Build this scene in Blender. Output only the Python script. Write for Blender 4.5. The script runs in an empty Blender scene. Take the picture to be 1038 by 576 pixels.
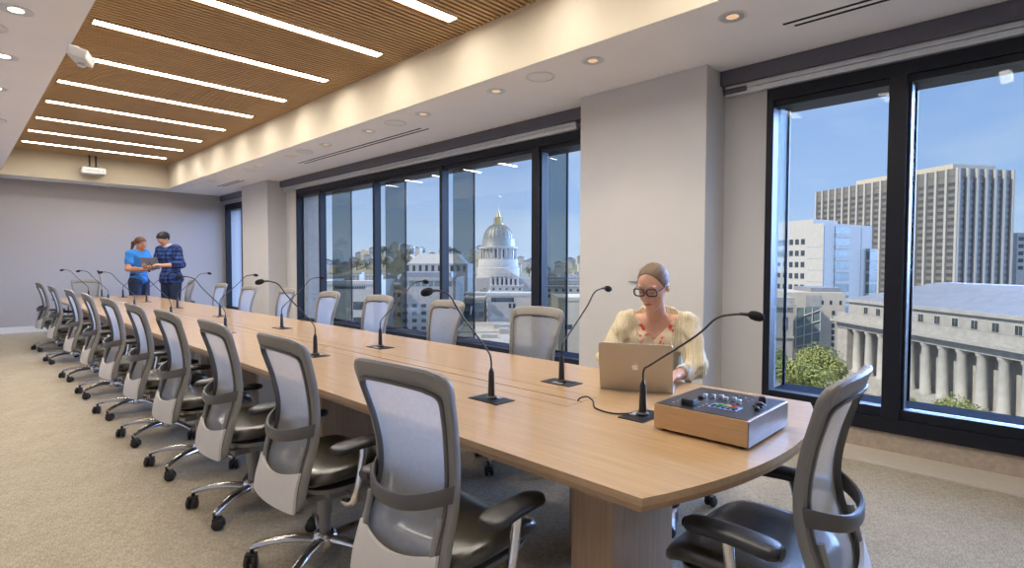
import bpy, bmesh, math, random
import numpy as np
from mathutils import Vector, Matrix
random.seed(7)
np.random.seed(7)
C = bpy.context.scene.collection
scene = bpy.context.scene
PI = math.pi

# ------------------------------------------------------------------ camera, world, lights, exposure
CAM_H = 1.35
def cam_basis(yaw, pitch, roll):
    cy, sy, cp, sp = math.cos(yaw), math.sin(yaw), math.cos(pitch), math.sin(pitch)
    F = Vector((sy*cp, cy*cp, sp)); R = Vector((cy, -sy, 0)); U = R.cross(F)
    c, s = math.cos(roll), math.sin(roll)
    return c*R+s*U, -s*R+c*U, F
CR, CU, CF = cam_basis(math.radians(45.665), math.radians(-2.0136), math.radians(0.137))
FPX = 557.25
cam_data = bpy.data.cameras.new('camera')
cam_data.sensor_width = 36.0
cam_data.lens = FPX/1038.0*36.0
cam_data.clip_start = 0.05
cam_data.clip_end = 6000
cam = bpy.data.objects.new('camera', cam_data)
C.objects.link(cam)
cam.matrix_world = Matrix(((CR.x, CU.x, -CF.x, 0), (CR.y, CU.y, -CF.y, 0), (CR.z, CU.z, -CF.z, CAM_H), (0, 0, 0, 1)))
scene.camera = cam
scene.view_settings.view_transform = 'Standard'
scene.view_settings.look = 'None'
scene.view_settings.exposure = 0.75
scene.view_settings.gamma = 1.0
scene.view_settings.use_curve_mapping = False
scene.cycles.max_bounces = 10
scene.cycles.diffuse_bounces = 5
scene.cycles.glossy_bounces = 4
scene.cycles.transparent_max_bounces = 16
scene.cycles.sample_clamp_indirect = 4.0
scene.cycles.caustics_reflective = False
scene.cycles.caustics_refractive = False

def spot(px, depth, z=0.0):
    """a place in the city seen in direction px of the photo, depth metres along the view"""
    k = (px-519.0)/FPX
    v = (CR*k + CF)*depth
    return Vector((v.x, v.y, z))

SKY_STRENGTH = 0.68
SKY_FILL = 9.0
SKY_FILL_SIDE = 2.6
SUN_STRENGTH = 2.9
STRIP_STRENGTH = 24.0
DOWN_W = 22.0
world = bpy.data.worlds.new('sky')
scene.world = world
world.use_nodes = True
wn = world.node_tree.nodes; wl = world.node_tree.links
wn.clear()
w_out = wn.new('ShaderNodeOutputWorld'); w_bg = wn.new('ShaderNodeBackground')
w_tc = wn.new('ShaderNodeTexCoord'); w_sep = wn.new('ShaderNodeSeparateXYZ')
w_ramp = wn.new('ShaderNodeValToRGB')
wl.new(w_tc.outputs['Generated'], w_sep.inputs[0]); wl.new(w_sep.outputs['Z'], w_ramp.inputs[0])
cr = w_ramp.color_ramp
cr.elements[0].position = 0.0; cr.elements[0].color = (0.52, 0.66, 0.85, 1)
cr.elements[1].position = 0.75; cr.elements[1].color = (0.12, 0.25, 0.62, 1)
e = cr.elements.new(0.10); e.color = (0.36, 0.53, 0.83, 1)
e = cr.elements.new(0.34); e.color = (0.23, 0.39, 0.74, 1)
w_map = wn.new('ShaderNodeMapping'); w_map.inputs['Scale'].default_value = (1.2, 2.6, 9.0); w_map.inputs['Rotation'].default_value = (0.25, 0.1, 0.5)
w_noise = wn.new('ShaderNodeTexNoise'); w_noise.inputs['Scale'].default_value = 1.6; w_noise.inputs['Detail'].default_value = 5; w_noise.inputs['Distortion'].default_value = 0.6
w_cr = wn.new('ShaderNodeValToRGB'); w_cr.color_ramp.elements[0].position = 0.46; w_cr.color_ramp.elements[1].position = 0.85
w_cr.color_ramp.elements[1].color = (0.5, 0.5, 0.5, 1)
w_mix = wn.new('ShaderNodeMixRGB'); w_mix.inputs[2].default_value = (0.66, 0.75, 0.88, 1)
wl.new(w_tc.outputs['Generated'], w_map.inputs[0]); wl.new(w_map.outputs[0], w_noise.inputs['Vector'])
wl.new(w_noise.outputs[0], w_cr.inputs[0]); wl.new(w_cr.outputs[0], w_mix.inputs[0])
wl.new(w_ramp.outputs[0], w_mix.inputs[1]); wl.new(w_mix.outputs[0], w_bg.inputs[0])
w_bg.inputs[1].default_value = SKY_STRENGTH
wl.new(w_bg.outputs[0], w_out.inputs[0])

def lamp(name, kind, loc, direction, energy, color, **kw):
    d = bpy.data.lights.new(name, kind); d.energy = energy; d.color = color
    for k, v in kw.items(): setattr(d, k, v)
    o = bpy.data.objects.new(name, d); C.objects.link(o); o.location = loc
    o.rotation_euler = Vector(direction).to_track_quat('-Z', 'Y').to_euler()
    return o
lamp('sun', 'SUN', (-50, 60, 120), (0.62, -0.34, -0.68), SUN_STRENGTH, (1.0, 0.91, 0.76), angle=0.01)
lamp('sky_fill', 'SUN', (60, 10, 60), (-0.98, 0.16, -0.12), SKY_FILL, (0.34, 0.52, 1.0), angle=math.radians(45))  # added wide blue lamp, boosts sky glow through the windows beyond the world sky
lamp('sky_fill', 'SUN', (40, -60, 60), (-0.52, 0.84, -0.12), SKY_FILL_SIDE, (0.42, 0.60, 1.0), angle=math.radians(50))  # second added blue lamp, brightens pillar sides and the far wall

def portal(y0, y1, z0, z1, x=4.95):
    d = bpy.data.lights.new('window_portal', 'AREA'); d.shape = 'RECTANGLE'; d.size = y1-y0; d.size_y = z1-z0
    d.cycles.is_portal = True
    o = bpy.data.objects.new('window_portal', d); C.objects.link(o)
    o.location = (x, (y0+y1)/2, (z0+z1)/2)
    o.rotation_euler = Vector((-1, 0, 0)).to_track_quat('-Z', 'Y').to_euler()
    return o
portal(-1.2, 1.7, 0.2, 2.75); portal(3.35, 10.4, 0.2, 2.75); portal(12.3, 14.3, 0.2, 2.75)

# ------------------------------------------------------------------ materials
def mat(name, col, rough=0.5, metal=0.0, noise=0.06, nscale=20.0, bump=0.0, spec=0.5, coat=0.0, stretch=None, transl=0.0, emit=None, estr=0.0):
    """principled material whose colour and height vary a little with a procedural noise"""
    m = bpy.data.materials.new(name); m.use_nodes = True
    nt = m.node_tree; p = nt.nodes['Principled BSDF']
    p.inputs['Roughness'].default_value = rough; p.inputs['Metallic'].default_value = metal
    p.inputs['Specular IOR Level'].default_value = spec; p.inputs['Coat Weight'].default_value = coat
    tc = nt.nodes.new('ShaderNodeTexCoord'); mp = nt.nodes.new('ShaderNodeMapping')
    if stretch: mp.inputs['Scale'].default_value = stretch
    nz = nt.nodes.new('ShaderNodeTexNoise'); nz.inputs['Scale'].default_value = nscale; nz.inputs['Detail'].default_value = 4
    nt.links.new(tc.outputs['Object'], mp.inputs[0]); nt.links.new(mp.outputs[0], nz.inputs['Vector'])
    rp = nt.nodes.new('ShaderNodeValToRGB')
    lo = tuple(max(0, c*(1-noise)) for c in col); hi = tuple(min(1, c*(1+noise)) for c in col)
    rp.color_ramp.elements[0].position = 0.3; rp.color_ramp.elements[0].color = (*lo, 1)
    rp.color_ramp.elements[1].position = 0.7; rp.color_ramp.elements[1].color = (*hi, 1)
    nt.links.new(nz.outputs[0], rp.inputs[0]); nt.links.new(rp.outputs[0], p.inputs['Base Color'])
    if bump:
        b = nt.nodes.new('ShaderNodeBump'); b.inputs['Strength'].default_value = bump; b.inputs['Distance'].default_value = 0.01
        nt.links.new(nz.outputs[0], b.inputs['Height']); nt.links.new(b.outputs[0], p.inputs['Normal'])
    if emit:
        p.inputs['Emission Color'].default_value = (*emit, 1); p.inputs['Emission Strength'].default_value = estr
    return m

def hexc(r, g, b):
    f = lambda c: (c/255/12.92) if c/255 <= 0.04045 else ((c/255+0.055)/1.055)**2.4
    return (f(r), f(g), f(b))

M = {}
M['paint'] = mat('white_paint', (0.55, 0.55, 0.56), 0.75, noise=0.015, nscale=3)
M['ceiling'] = mat('ceiling_paint', (0.87, 0.87, 0.90), 0.8, noise=0.015, nscale=3)
M['cove'] = mat('cove_paint', (0.60, 0.54, 0.42), 0.8, noise=0.015, nscale=3)
M['backwall'] = mat('grey_wall_fabric', (0.42, 0.40, 0.40), 0.9, noise=0.05, nscale=60, bump=0.05)
M['base'] = mat('baseboard_paint', (0.72, 0.72, 0.70), 0.5, noise=0.02)
M['stone'] = mat('beige_stone_panel', (0.40, 0.34, 0.28), 0.8, noise=0.12, nscale=35, bump=0.1)
M['sill_strip'] = mat('cream_floor_trim', (0.52, 0.47, 0.39), 0.6, noise=0.04)
M['black_frame'] = mat('black_window_metal', (0.008, 0.010, 0.018), 0.45, 0.0, noise=0.1, spec=0.3)
M['outer_metal'] = mat('outer_navy_metal', (0.02, 0.025, 0.045), 0.95, noise=0.1, spec=0.05)
M['fascia'] = mat('grey_blind_fascia', (0.10, 0.10, 0.125), 0.5, 0.2, noise=0.05)
M['silver'] = mat('silver_aluminium', (0.66, 0.70, 0.74), 0.30, 0.6, noise=0.04)
M['chrome'] = mat('polished_aluminium', (0.75, 0.76, 0.78), 0.14, 1.0, noise=0.03)
M['grey_plastic'] = mat('taupe_grey_plastic', (0.225, 0.215, 0.200), 0.5, noise=0.03, nscale=300, bump=0.03)
M['rim'] = mat('dark_grey_plastic', (0.095, 0.09, 0.085), 0.45, noise=0.05)
M['panel'] = mat('pale_grey_plastic', (0.60, 0.585, 0.55), 0.55, noise=0.02)
M['mech'] = mat('grey_mechanism_metal', (0.27, 0.265, 0.25), 0.45, 0.3, noise=0.05)
M['leather'] = mat('black_leather', (0.034, 0.030, 0.018), 0.30, noise=0.2, nscale=90, bump=0.08, spec=0.9, coat=0.3)
M['armpad'] = mat('black_arm_pad', (0.022, 0.022, 0.024), 0.38, noise=0.1)
M['caster'] = mat('black_caster_rubber', (0.015, 0.015, 0.016), 0.45, noise=0.1)
M['blackp'] = mat('black_plastic', (0.016, 0.016, 0.018), 0.4, noise=0.1)
M['foam'] = mat('black_foam', (0.006, 0.006, 0.007), 0.95, noise=0.3, nscale=400, bump=0.3)
M['plate'] = mat('anodised_black_plate', (0.035, 0.037, 0.045), 0.35, 0.5, noise=0.1)
M['white_plastic'] = mat('white_plastic', (0.70, 0.70, 0.70), 0.4, noise=0.02)
M['grille'] = mat('speaker_grille_grey', (0.80, 0.83, 0.87), 0.6, noise=0.08, nscale=400, bump=0.2)
M['laptop'] = mat('laptop_aluminium', (0.53, 0.50, 0.46), 0.38, 0.75, noise=0.01)
M['dark'] = mat('dark_void', (0.012, 0.012, 0.014), 0.9)
M['skin'] = mat('skin', (0.60, 0.34, 0.24), 0.5, noise=0.06, nscale=30)
M['skin2'] = mat('skin_tan', (0.50, 0.24, 0.15), 0.55, noise=0.06, nscale=30)
M['lips'] = mat('lips', (0.42, 0.12, 0.10), 0.45)

def wood(name, a, b, scale=(1, 1, 1), rough=0.35, coat=0.15, nscale=4.0):
    m = mat(name, a, rough, coat=coat)
    nt = m.node_tree; p = nt.nodes['Principled BSDF']
    for n in [n for n in nt.nodes if n.type in ('TEX_NOISE', 'VALTORGB')]: nt.nodes.remove(n)
    mp = [n for n in nt.nodes if n.type == 'MAPPING'][0]; mp.inputs['Scale'].default_value = scale
    n1 = nt.nodes.new('ShaderNodeTexNoise'); n1.inputs['Scale'].default_value = nscale; n1.inputs['Detail'].default_value = 6; n1.inputs['Roughness'].default_value = 0.65; n1.inputs['Distortion'].default_value = 0.4
    rp = nt.nodes.new('ShaderNodeValToRGB'); rp.color_ramp.elements[0].position = 0.32; rp.color_ramp.elements[1].position = 0.68
    rp.color_ramp.elements[0].color = (*b, 1); rp.color_ramp.elements[1].color = (*a, 1)
    nt.links.new(mp.outputs[0], n1.inputs['Vector']); nt.links.new(n1.outputs[0], rp.inputs[0]); nt.links.new(rp.outputs[0], p.inputs['Base Color'])
    return m
OAK_A = (0.53, 0.36, 0.195); OAK_B = (0.43, 0.275, 0.14)
M['oak_y'] = wood('pale_oak_veneer', OAK_A, OAK_B, (14, 0.7, 14), rough=0.30, coat=0.35)
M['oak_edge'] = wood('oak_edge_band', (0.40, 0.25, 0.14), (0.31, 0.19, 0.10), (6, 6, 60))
M['oak_z'] = wood('oak_vertical_grain', (0.42, 0.29, 0.18), (0.33, 0.22, 0.135), (16, 16, 0.8))
M['oak_box'] = wood('console_oak_cheek', (0.64, 0.43, 0.22), (0.55, 0.35, 0.17), (1.5, 2.0, 28), nscale=3)
M['oak_box2'] = wood('console_ash_end', (0.30, 0.245, 0.20), (0.20, 0.16, 0.13), (3.0, 2.0, 24), nscale=3)
M['slat'] = wood('ceiling_slat_oak', (0.52, 0.35, 0.18), (0.40, 0.26, 0.13), (0.6, 12, 12), rough=0.6, coat=0.0)

def carpet_mat():
    m = mat('loop_carpet', (0.4, 0.35, 0.28), 0.95, spec=0.1)
    nt = m.node_tree; p = nt.nodes['Principled BSDF']
    for n in [n for n in nt.nodes if n.type in ('TEX_NOISE', 'VALTORGB')]: nt.nodes.remove(n)
    mp = [n for n in nt.nodes if n.type == 'MAPPING'][0]; mp.inputs['Scale'].default_value = (1, 1, 1)
    tc = [n for n in nt.nodes if n.type == 'TEX_COORD'][0]
    def noise(scale, sc, det=3):
        a = nt.nodes.new('ShaderNodeMapping'); a.inputs['Scale'].default_value = sc
        nt.links.new(tc.outputs['Object'], a.inputs[0])
        n = nt.nodes.new('ShaderNodeTexNoise'); n.inputs['Scale'].default_value = scale; n.inputs['Detail'].default_value = det
        nt.links.new(a.outputs[0], n.inputs['Vector']); return n.outputs[0]
    f1 = noise(200, (1.0, 0.14, 1)); f2 = noise(200, (0.14, 1.0, 1)); f3 = noise(5, (1, 1, 1), 2)
    mx = nt.nodes.new('ShaderNodeMath'); mx.operation = 'ADD'; nt.links.new(f1, mx.inputs[0]); nt.links.new(f2, mx.inputs[1])
    m2 = nt.nodes.new('ShaderNodeMath'); m2.operation = 'MULTIPLY_ADD'; m2.inputs[1].default_value = 0.25
    nt.links.new(f3, m2.inputs[0]); nt.links.new(mx.outputs[0], m2.inputs[2])
    rp = nt.nodes.new('ShaderNodeValToRGB')
    rp.color_ramp.elements[0].position = 0.92; rp.color_ramp.elements[0].color = (0.30, 0.265, 0.205, 1)
    rp.color_ramp.elements[1].position = 1.32; rp.color_ramp.elements[1].color = (0.47, 0.42, 0.33, 1)
    dv = nt.nodes.new('ShaderNodeMapRange'); dv.inputs[1].default_value = 0.86; dv.inputs[2].default_value = 1.40
    nt.links.new(m2.outputs[0], dv.inputs[0]); nt.links.new(dv.outputs[0], rp.inputs[0])
    rp.color_ramp.elements[0].position = 0.2; rp.color_ramp.elements[1].position = 0.8
    nt.links.new(rp.outputs[0], p.inputs['Base Color'])
    b = nt.nodes.new('ShaderNodeBump'); b.inputs['Strength'].default_value = 0.25; b.inputs['Distance'].default_value = 0.003
    nt.links.new(m2.outputs[0], b.inputs['Height']); nt.links.new(b.outputs[0], p.inputs['Normal'])
    return m
M['carpet'] = carpet_mat()

def glass_mat(name, tint, refl=0.08, alpha_col=None):
    m = bpy.data.materials.new(name); m.use_nodes = True; nt = m.node_tree; nt.nodes.clear()
    o = nt.nodes.new('ShaderNodeOutputMaterial'); mx = nt.nodes.new('ShaderNodeMixShader')
    t = nt.nodes.new('ShaderNodeBsdfTransparent'); t.inputs[0].default_value = (*tint, 1)
    g = nt.nodes.new('ShaderNodeBsdfGlossy'); g.inputs['Roughness'].default_value = 0.02
    fr = nt.nodes.new('ShaderNodeFresnel'); fr.inputs[0].default_value = 1.45
    ml = nt.nodes.new('ShaderNodeMath'); ml.operation = 'MULTIPLY'; ml.inputs[1].default_value = refl
    nt.links.new(fr.outputs[0], ml.inputs[0]); nt.links.new(ml.outputs[0], mx.inputs[0])
    nt.links.new(t.outputs[0], mx.inputs[1]); nt.links.new(g.outputs[0], mx.inputs[2]); nt.links.new(mx.outputs[0], o.inputs[0])
    return m
M['pane'] = glass_mat('window_glass', (0.95, 0.965, 0.97), 0.13)
M['fin'] = glass_mat('tinted_fin_glass', (0.54, 0.57, 0.565), 0.02)
M['fin_clear'] = glass_mat('clear_fin_glass', (0.82, 0.86, 0.88), 0.02)

def mesh_fabric():
    m = bpy.data.materials.new('chair_mesh_fabric'); m.use_nodes = True; nt = m.node_tree; nt.nodes.clear()
    o = nt.nodes.new('ShaderNodeOutputMaterial')
    d = nt.nodes.new('ShaderNodeBsdfPrincipled'); d.inputs['Roughness'].default_value = 0.55
    tr = nt.nodes.new('ShaderNodeBsdfTranslucent'); tr.inputs[0].default_value = (0.56, 0.57, 0.59, 1)
    tp = nt.nodes.new('ShaderNodeBsdfTransparent')
    tc = nt.nodes.new('ShaderNodeTexCoord'); w = nt.nodes.new('ShaderNodeTexNoise'); w.inputs['Scale'].default_value = 60
    rp = nt.nodes.new('ShaderNodeValToRGB'); rp.color_ramp.elements[0].color = (0.28, 0.285, 0.28, 1); rp.color_ramp.elements[1].color = (0.42, 0.425, 0.42, 1)
    nt.links.new(tc.outputs['Object'], w.inputs['Vector']); nt.links.new(w.outputs[0], rp.inputs[0]); nt.links.new(rp.outputs[0], d.inputs['Base Color'])
    a = nt.nodes.new('ShaderNodeMixShader'); a.inputs[0].default_value = 0.35
    b = nt.nodes.new('ShaderNodeMixShader'); b.inputs[0].default_value = 0.25
    nt.links.new(d.outputs[0], a.inputs[1]); nt.links.new(tr.outputs[0], a.inputs[2])
    nt.links.new(a.outputs[0], b.inputs[1]); nt.links.new(tp.outputs[0], b.inputs[2]); nt.links.new(b.outputs[0], o.inputs[0])
    return m
M['mesh'] = mesh_fabric()

def emit_mat(name, col, s):
    m = bpy.data.materials.new(name); m.use_nodes = True; nt = m.node_tree; nt.nodes.clear()
    o = nt.nodes.new('ShaderNodeOutputMaterial'); e = nt.nodes.new('ShaderNodeEmission')
    e.inputs[0].default_value = (*col, 1); e.inputs[1].default_value = s
    nt.links.new(e.outputs[0], o.inputs[0]); return m
M['strip'] = emit_mat('light_strip_diffuser', (1.0, 0.93, 0.84), STRIP_STRENGTH)
M['bulb'] = emit_mat('lamp_glow', (1.0, 0.88, 0.72), 10.0)
M['bulb_dim'] = emit_mat('lamp_glow_dim', (1.0, 0.62, 0.36), 0.5)

# ------------------------------------------------------------------ mesh helpers
class MB:
    def __init__(s): s.v = []; s.f = []; s.mi = []; s.cur = 0
    def add(s, vs, fs):
        n = len(s.v); s.v += [tuple(v) for v in vs]
        s.f += [tuple(i+n for i in f) for f in fs]; s.mi += [s.cur]*len(fs); return s
    def box(s, x0, x1, y0, y1, z0, z1, M4=None):
        vs = [Vector((x, y, z)) for z in (z0, z1) for y in (y0, y1) for x in (x0, x1)]
        if M4: vs = [M4 @ v for v in vs]
        return s.add(vs, [(0, 2, 3, 1), (4, 5, 7, 6), (0, 1, 5, 4), (2, 6, 7, 3), (0, 4, 6, 2), (1, 3, 7, 5)])
    def prism(s, poly, z0, z1, M4=None):
        n = len(poly); vs = [Vector((p[0], p[1], z0)) for p in poly]+[Vector((p[0], p[1], z1)) for p in poly]
        if M4: vs = [M4 @ v for v in vs]
        fs = [tuple(range(n-1, -1, -1)), tuple(range(n, 2*n))]+[(i, (i+1) % n, n+(i+1) % n, n+i) for i in range(n)]
        return s.add(vs, fs)
    def rings(s, rings, cap=True, closed=False):
        m = len(rings[0]); vs = [v for r in rings for v in r]; fs = []
        k = len(rings)
        for i in range(k if closed else k-1):
            a = i*m; b = ((i+1) % k)*m
            fs += [(a+j, a+(j+1) % m, b+(j+1) % m, b+j) for j in range(m)]
        if cap and not closed: fs += [tuple(range(m-1, -1, -1)), tuple((k-1)*m+j for j in range(m))]
        return s.add(vs, fs)
    def cyl(s, p0, p1, r0, r1=None, n=16):
        return s.tube([p0, p1], [r0, r0 if r1 is None else r1], n)
    def tube(s, pts, r, n=10, flat=1.0, closed=False):
        pts = [Vector(p) for p in pts]; k = len(pts)
        if not isinstance(r, (list, tuple)): r = [r]*k
        rings = []; up = None
        for i, p in enumerate(pts):
            if closed: t = (pts[(i+1) % k]-pts[i-1])
            else: t = pts[min(i+1, k-1)]-pts[max(i-1, 0)]
            t.normalize()
            if up is None:
                up = Vector((0, 0, 1)) if abs(t.z) < 0.9 else Vector((1, 0, 0))
            a = t.cross(up); a.normalize(); b = a.cross(t); b.normalize(); up = b
            rings.append([p+a*math.cos(2*PI*j/n)*r[i]+b*math.sin(2*PI*j/n)*r[i]*flat for j in range(n)])
        return s.rings(rings, True, closed)
    def lathe(s, prof, c=(0, 0, 0), n=24, M4=None, cap=True):
        rings = []
        for (r, z) in prof:
            ring = [Vector((c[0]+r*math.cos(2*PI*j/n), c[1]+r*math.sin(2*PI*j/n), c[2]+z)) for j in range(n)]
            if M4: ring = [M4 @ v for v in ring]
            rings.append(ring)
        return s.rings(rings, cap)
    def ball(s, c, rx, ry=None, rz=None, n=14, m=9, M4=None):
        ry = ry or rx; rz = rz or rx; rings = []
        for i in range(m+1):
            ph = -PI/2+PI*i/m; cp = max(math.cos(ph), 0.02)
            ring = [Vector((c[0]+rx*cp*math.cos(2*PI*j/n), c[1]+ry*cp*math.sin(2*PI*j/n), c[2]+rz*math.sin(ph))) for j in range(n)]
            if M4: ring = [M4 @ v for v in ring]
            rings.append(ring)
        return s.rings(rings)
    def grid(s, fn, nu, nv, thick=None):
        """fn(u,v)->Vector in 0..1; thick(u,v)->offset vector gives a closed slab"""
        A = [[Vector(fn(i/nu, j/nv)) for j in range(nv+1)] for i in range(nu+1)]
        vs = [v for r in A for v in r]; w = nv+1
        q = lambda i, j: i*w+j
        fs = [(q(i, j), q(i+1, j), q(i+1, j+1), q(i, j+1)) for i in range(nu) for j in range(nv)]
        if thick:
            B = [A[i][j]+Vector(thick(i/nu, j/nv)) for i in range(nu+1) for j in range(nv+1)]
            o = len(vs); vs += B
            fs += [tuple(o+k for k in reversed(f)) for f in fs[:]]
            per = [q(i, 0) for i in range(nu)]+[q(nu, j) for j in range(nv)]+[q(i, nv) for i in range(nu, 0, -1)]+[q(0, j) for j in range(nv, 0, -1)]
            m = len(per)
            fs += [(per[(i+1) % m], per[i], o+per[i], o+per[(i+1) % m]) for i in range(m)]
        return s.add(vs, fs)
    def build(s, name, mats, parent=None, smooth=False, bevel=0.0, seg=2):
        me = bpy.data.meshes.new(name); me.from_pydata(s.v, [], s.f)
        if not isinstance(mats, (list, tuple)): mats = [mats]
        for m in mats: me.materials.append(m)
        if len(mats) > 1: me.polygons.foreach_set('material_index', s.mi)
        bm = bmesh.new(); bm.from_mesh(me)
        bmesh.ops.recalc_face_normals(bm, faces=bm.faces)
        if bevel:
            es = [e for e in bm.edges if len(e.link_faces) == 2 and e.calc_face_angle(0) > 0.5]
            bmesh.ops.bevel(bm, geom=es, offset=bevel, segments=seg, affect='EDGES', profile=0.6, clamp_overlap=True)
        bm.to_mesh(me); bm.free()
        if smooth:
            me.polygons.foreach_set('use_smooth', [True]*len(me.polygons))
            try: me.set_sharp_from_angle(angle=math.radians(45 if smooth is True else smooth))
            except Exception: pass
        o = bpy.data.objects.new(name, me); C.objects.link(o)
        if parent: o.parent = parent
        return o

def thing(name, label, cat, loc=(0, 0, 0), rz=0.0, group=None):
    o = bpy.data.objects.new(name, None); C.objects.link(o); o.empty_display_size = 0.1
    o.location = loc; o.rotation_euler = (0, 0, rz); o['label'] = label; o['category'] = cat
    if group: o['group'] = group
    return o
def tag(o, label, cat, group=None, kind=None):
    o['label'] = label; o['category'] = cat
    if group: o['group'] = group
    if kind: o['kind'] = kind
    return o
def struct(o, label=None):
    o['kind'] = 'structure'
    if label: o['label'] = label
    return o
def sempty(name, label=None):
    o = bpy.data.objects.new(name, None); C.objects.link(o); o['kind'] = 'structure'
    if label: o['label'] = label
    return o
def dup(root, loc=None, rz=None, label=None, group=None):
    def rec(o, par):
        c = o.copy(); C.objects.link(c); c.parent = par
        for ch in list(o.children): rec(ch, c)
        return c
    r = rec(root, None)
    if loc is not None: r.location = loc
    if rz is not None: r.rotation_euler = (0, 0, rz)
    if label: r['label'] = label
    if group: r['group'] = group
    return r
ORD = ['nearest', 'second', 'third', 'fourth', 'fifth', 'sixth', 'seventh', 'eighth', 'ninth', 'tenth', 'eleventh', 'twelfth']

# ------------------------------------------------------------------ the room
XL, XW, XP, Y0, YB = -1.5, 4.70, 4.34, -1.6, 14.3     # left wall, window wall, pillar face, wall behind, back wall
ZC, ZW = 2.98, 3.47                                   # soffit and slatted ceiling
CX0, CX1, CY0, CY1 = 0.67, 3.36, -1.2, 13.70          # ceiling recess

b = MB().box(XL, XP, Y0, YB, -0.10, 0.0); struct(b.build('floor', M['carpet']), 'beige woven loop carpet floor')
b = MB().box(XP, XW+0.05, Y0, YB, -0.10, 0.012); struct(b.build('trim_1', M['sill_strip'], bevel=0.003), 'cream strip along the foot of the window wall')

ceil = sempty('ceiling', 'white dropped ceiling around a recessed slatted oak ceiling')
b = MB()
b.box(XL, CX0, Y0, YB, ZC, ZC+0.04); b.box(CX1, XW+0.4, Y0, YB, ZC, ZC+0.04)
b.box(CX0, CX1, CY1, YB, ZC, ZC+0.04); b.box(CX0, CX1, Y0, CY0, ZC, ZC+0.04)
b.build('soffit', M['ceiling'], ceil)
b = MB()
b.box(CX0-0.03, CX0+0.004, CY0, CY1, ZC+0.002, ZW+0.12); b.box(CX1-0.004, CX1+0.03, CY0, CY1, ZC+0.002, ZW+0.12)
b.box(CX0-0.03, CX1+0.03, CY1-0.004, CY1+0.03, ZC+0.002, ZW+0.12); b.box(CX0-0.03, CX1+0.03, CY0-0.03, CY0+0.004, ZC+0.002, ZW+0.12)
b.build('cove_face', M['cove'], ceil)
MB().box(CX0-0.03, CX1+0.03, CY0-0.03, CY1+0.03, ZW+0.12, ZW+0.16).build('backing_board', mat('dark_backing_board', (0.05, 0.03, 0.018), 0.9), ceil)
STRIP_Y = [0.40, 1.52, 2.64, 3.76, 4.92, 6.05, 7.17, 8.29, 9.42, 10.57, 11.68, 12.79]
SX0, SX1 = 0.93, 3.11
pitch = 0.0575; n = int((CY1-CY0)/pitch); b = MB()
for i in range(n):
    y = CY0+0.02+i*pitch; w = 0.032
    hit = [s for s in STRIP_Y if y-0.01 < s+0.066 and y+w+0.01 > s-0.066]
    if hit:
        b.box(CX0, SX0-0.01, y, y+w, ZW, ZW+0.045); b.box(SX1+0.01, CX1, y, y+w, ZW, ZW+0.045)
    else: b.box(CX0, CX1, y, y+w, ZW, ZW+0.045)
b.build('wood_slat', M['slat'], ceil)['label'] = 'narrow oak ceiling slats'

# walls
struct(MB().box(XL-0.1, XW+0.4, YB, YB+0.1, 0, ZC).build('wall_back', M['backwall']), 'grey far end wall')
struct(MB().box(XL-0.1, XL, Y0, YB, 0, ZC).build('wall_left', M['paint']))
struct(MB().box(XL-0.1, XW+0.4, Y0-0.1, Y0, 0, ZC).build('wall_front', M['paint']))
struct(MB().box(XL, XW, YB-0.015, YB, 0.0, 0.12).build('baseboard_back', M['base'], bevel=0.003), 'white baseboard of the far wall')
WZ0, WZ1 = 0.15, 2.80
W1 = (-1.3, 1.68); W2 = (3.40, 10.38); W3 = (12.35, 14.26)
wr = sempty('wall_right', 'window wall with two white pillars')
b = MB()
for (a, c) in ((Y0, W1[0]), (W1[1], W2[0]), (W2[1], W3[0]), (W3[1], YB)): b.box(XW, XW+0.30, a, c, 0.012, ZC)
for (a, c) in (W1, W2, W3): b.box(XW+0.005, XW+0.30, a, c, WZ1, ZC)
b.build('wall_face', M['paint'], wr)
b = MB()
for (a, c) in (W1, W2, W3): b.box(XW, XW+0.30, a, c, 0.012, WZ0)
b.build('stone_apron', M['stone'], wr)['label'] = 'speckled beige stone panel under the windows'
for (a, c) in ((2.03, 3.31), (10.87, 12.2)):
    MB().box(XP, XW, a, c, 0.0, ZC).build('pillar', M['paint'], wr, bevel=0.006)['label'] = 'white boxed pillar'

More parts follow.
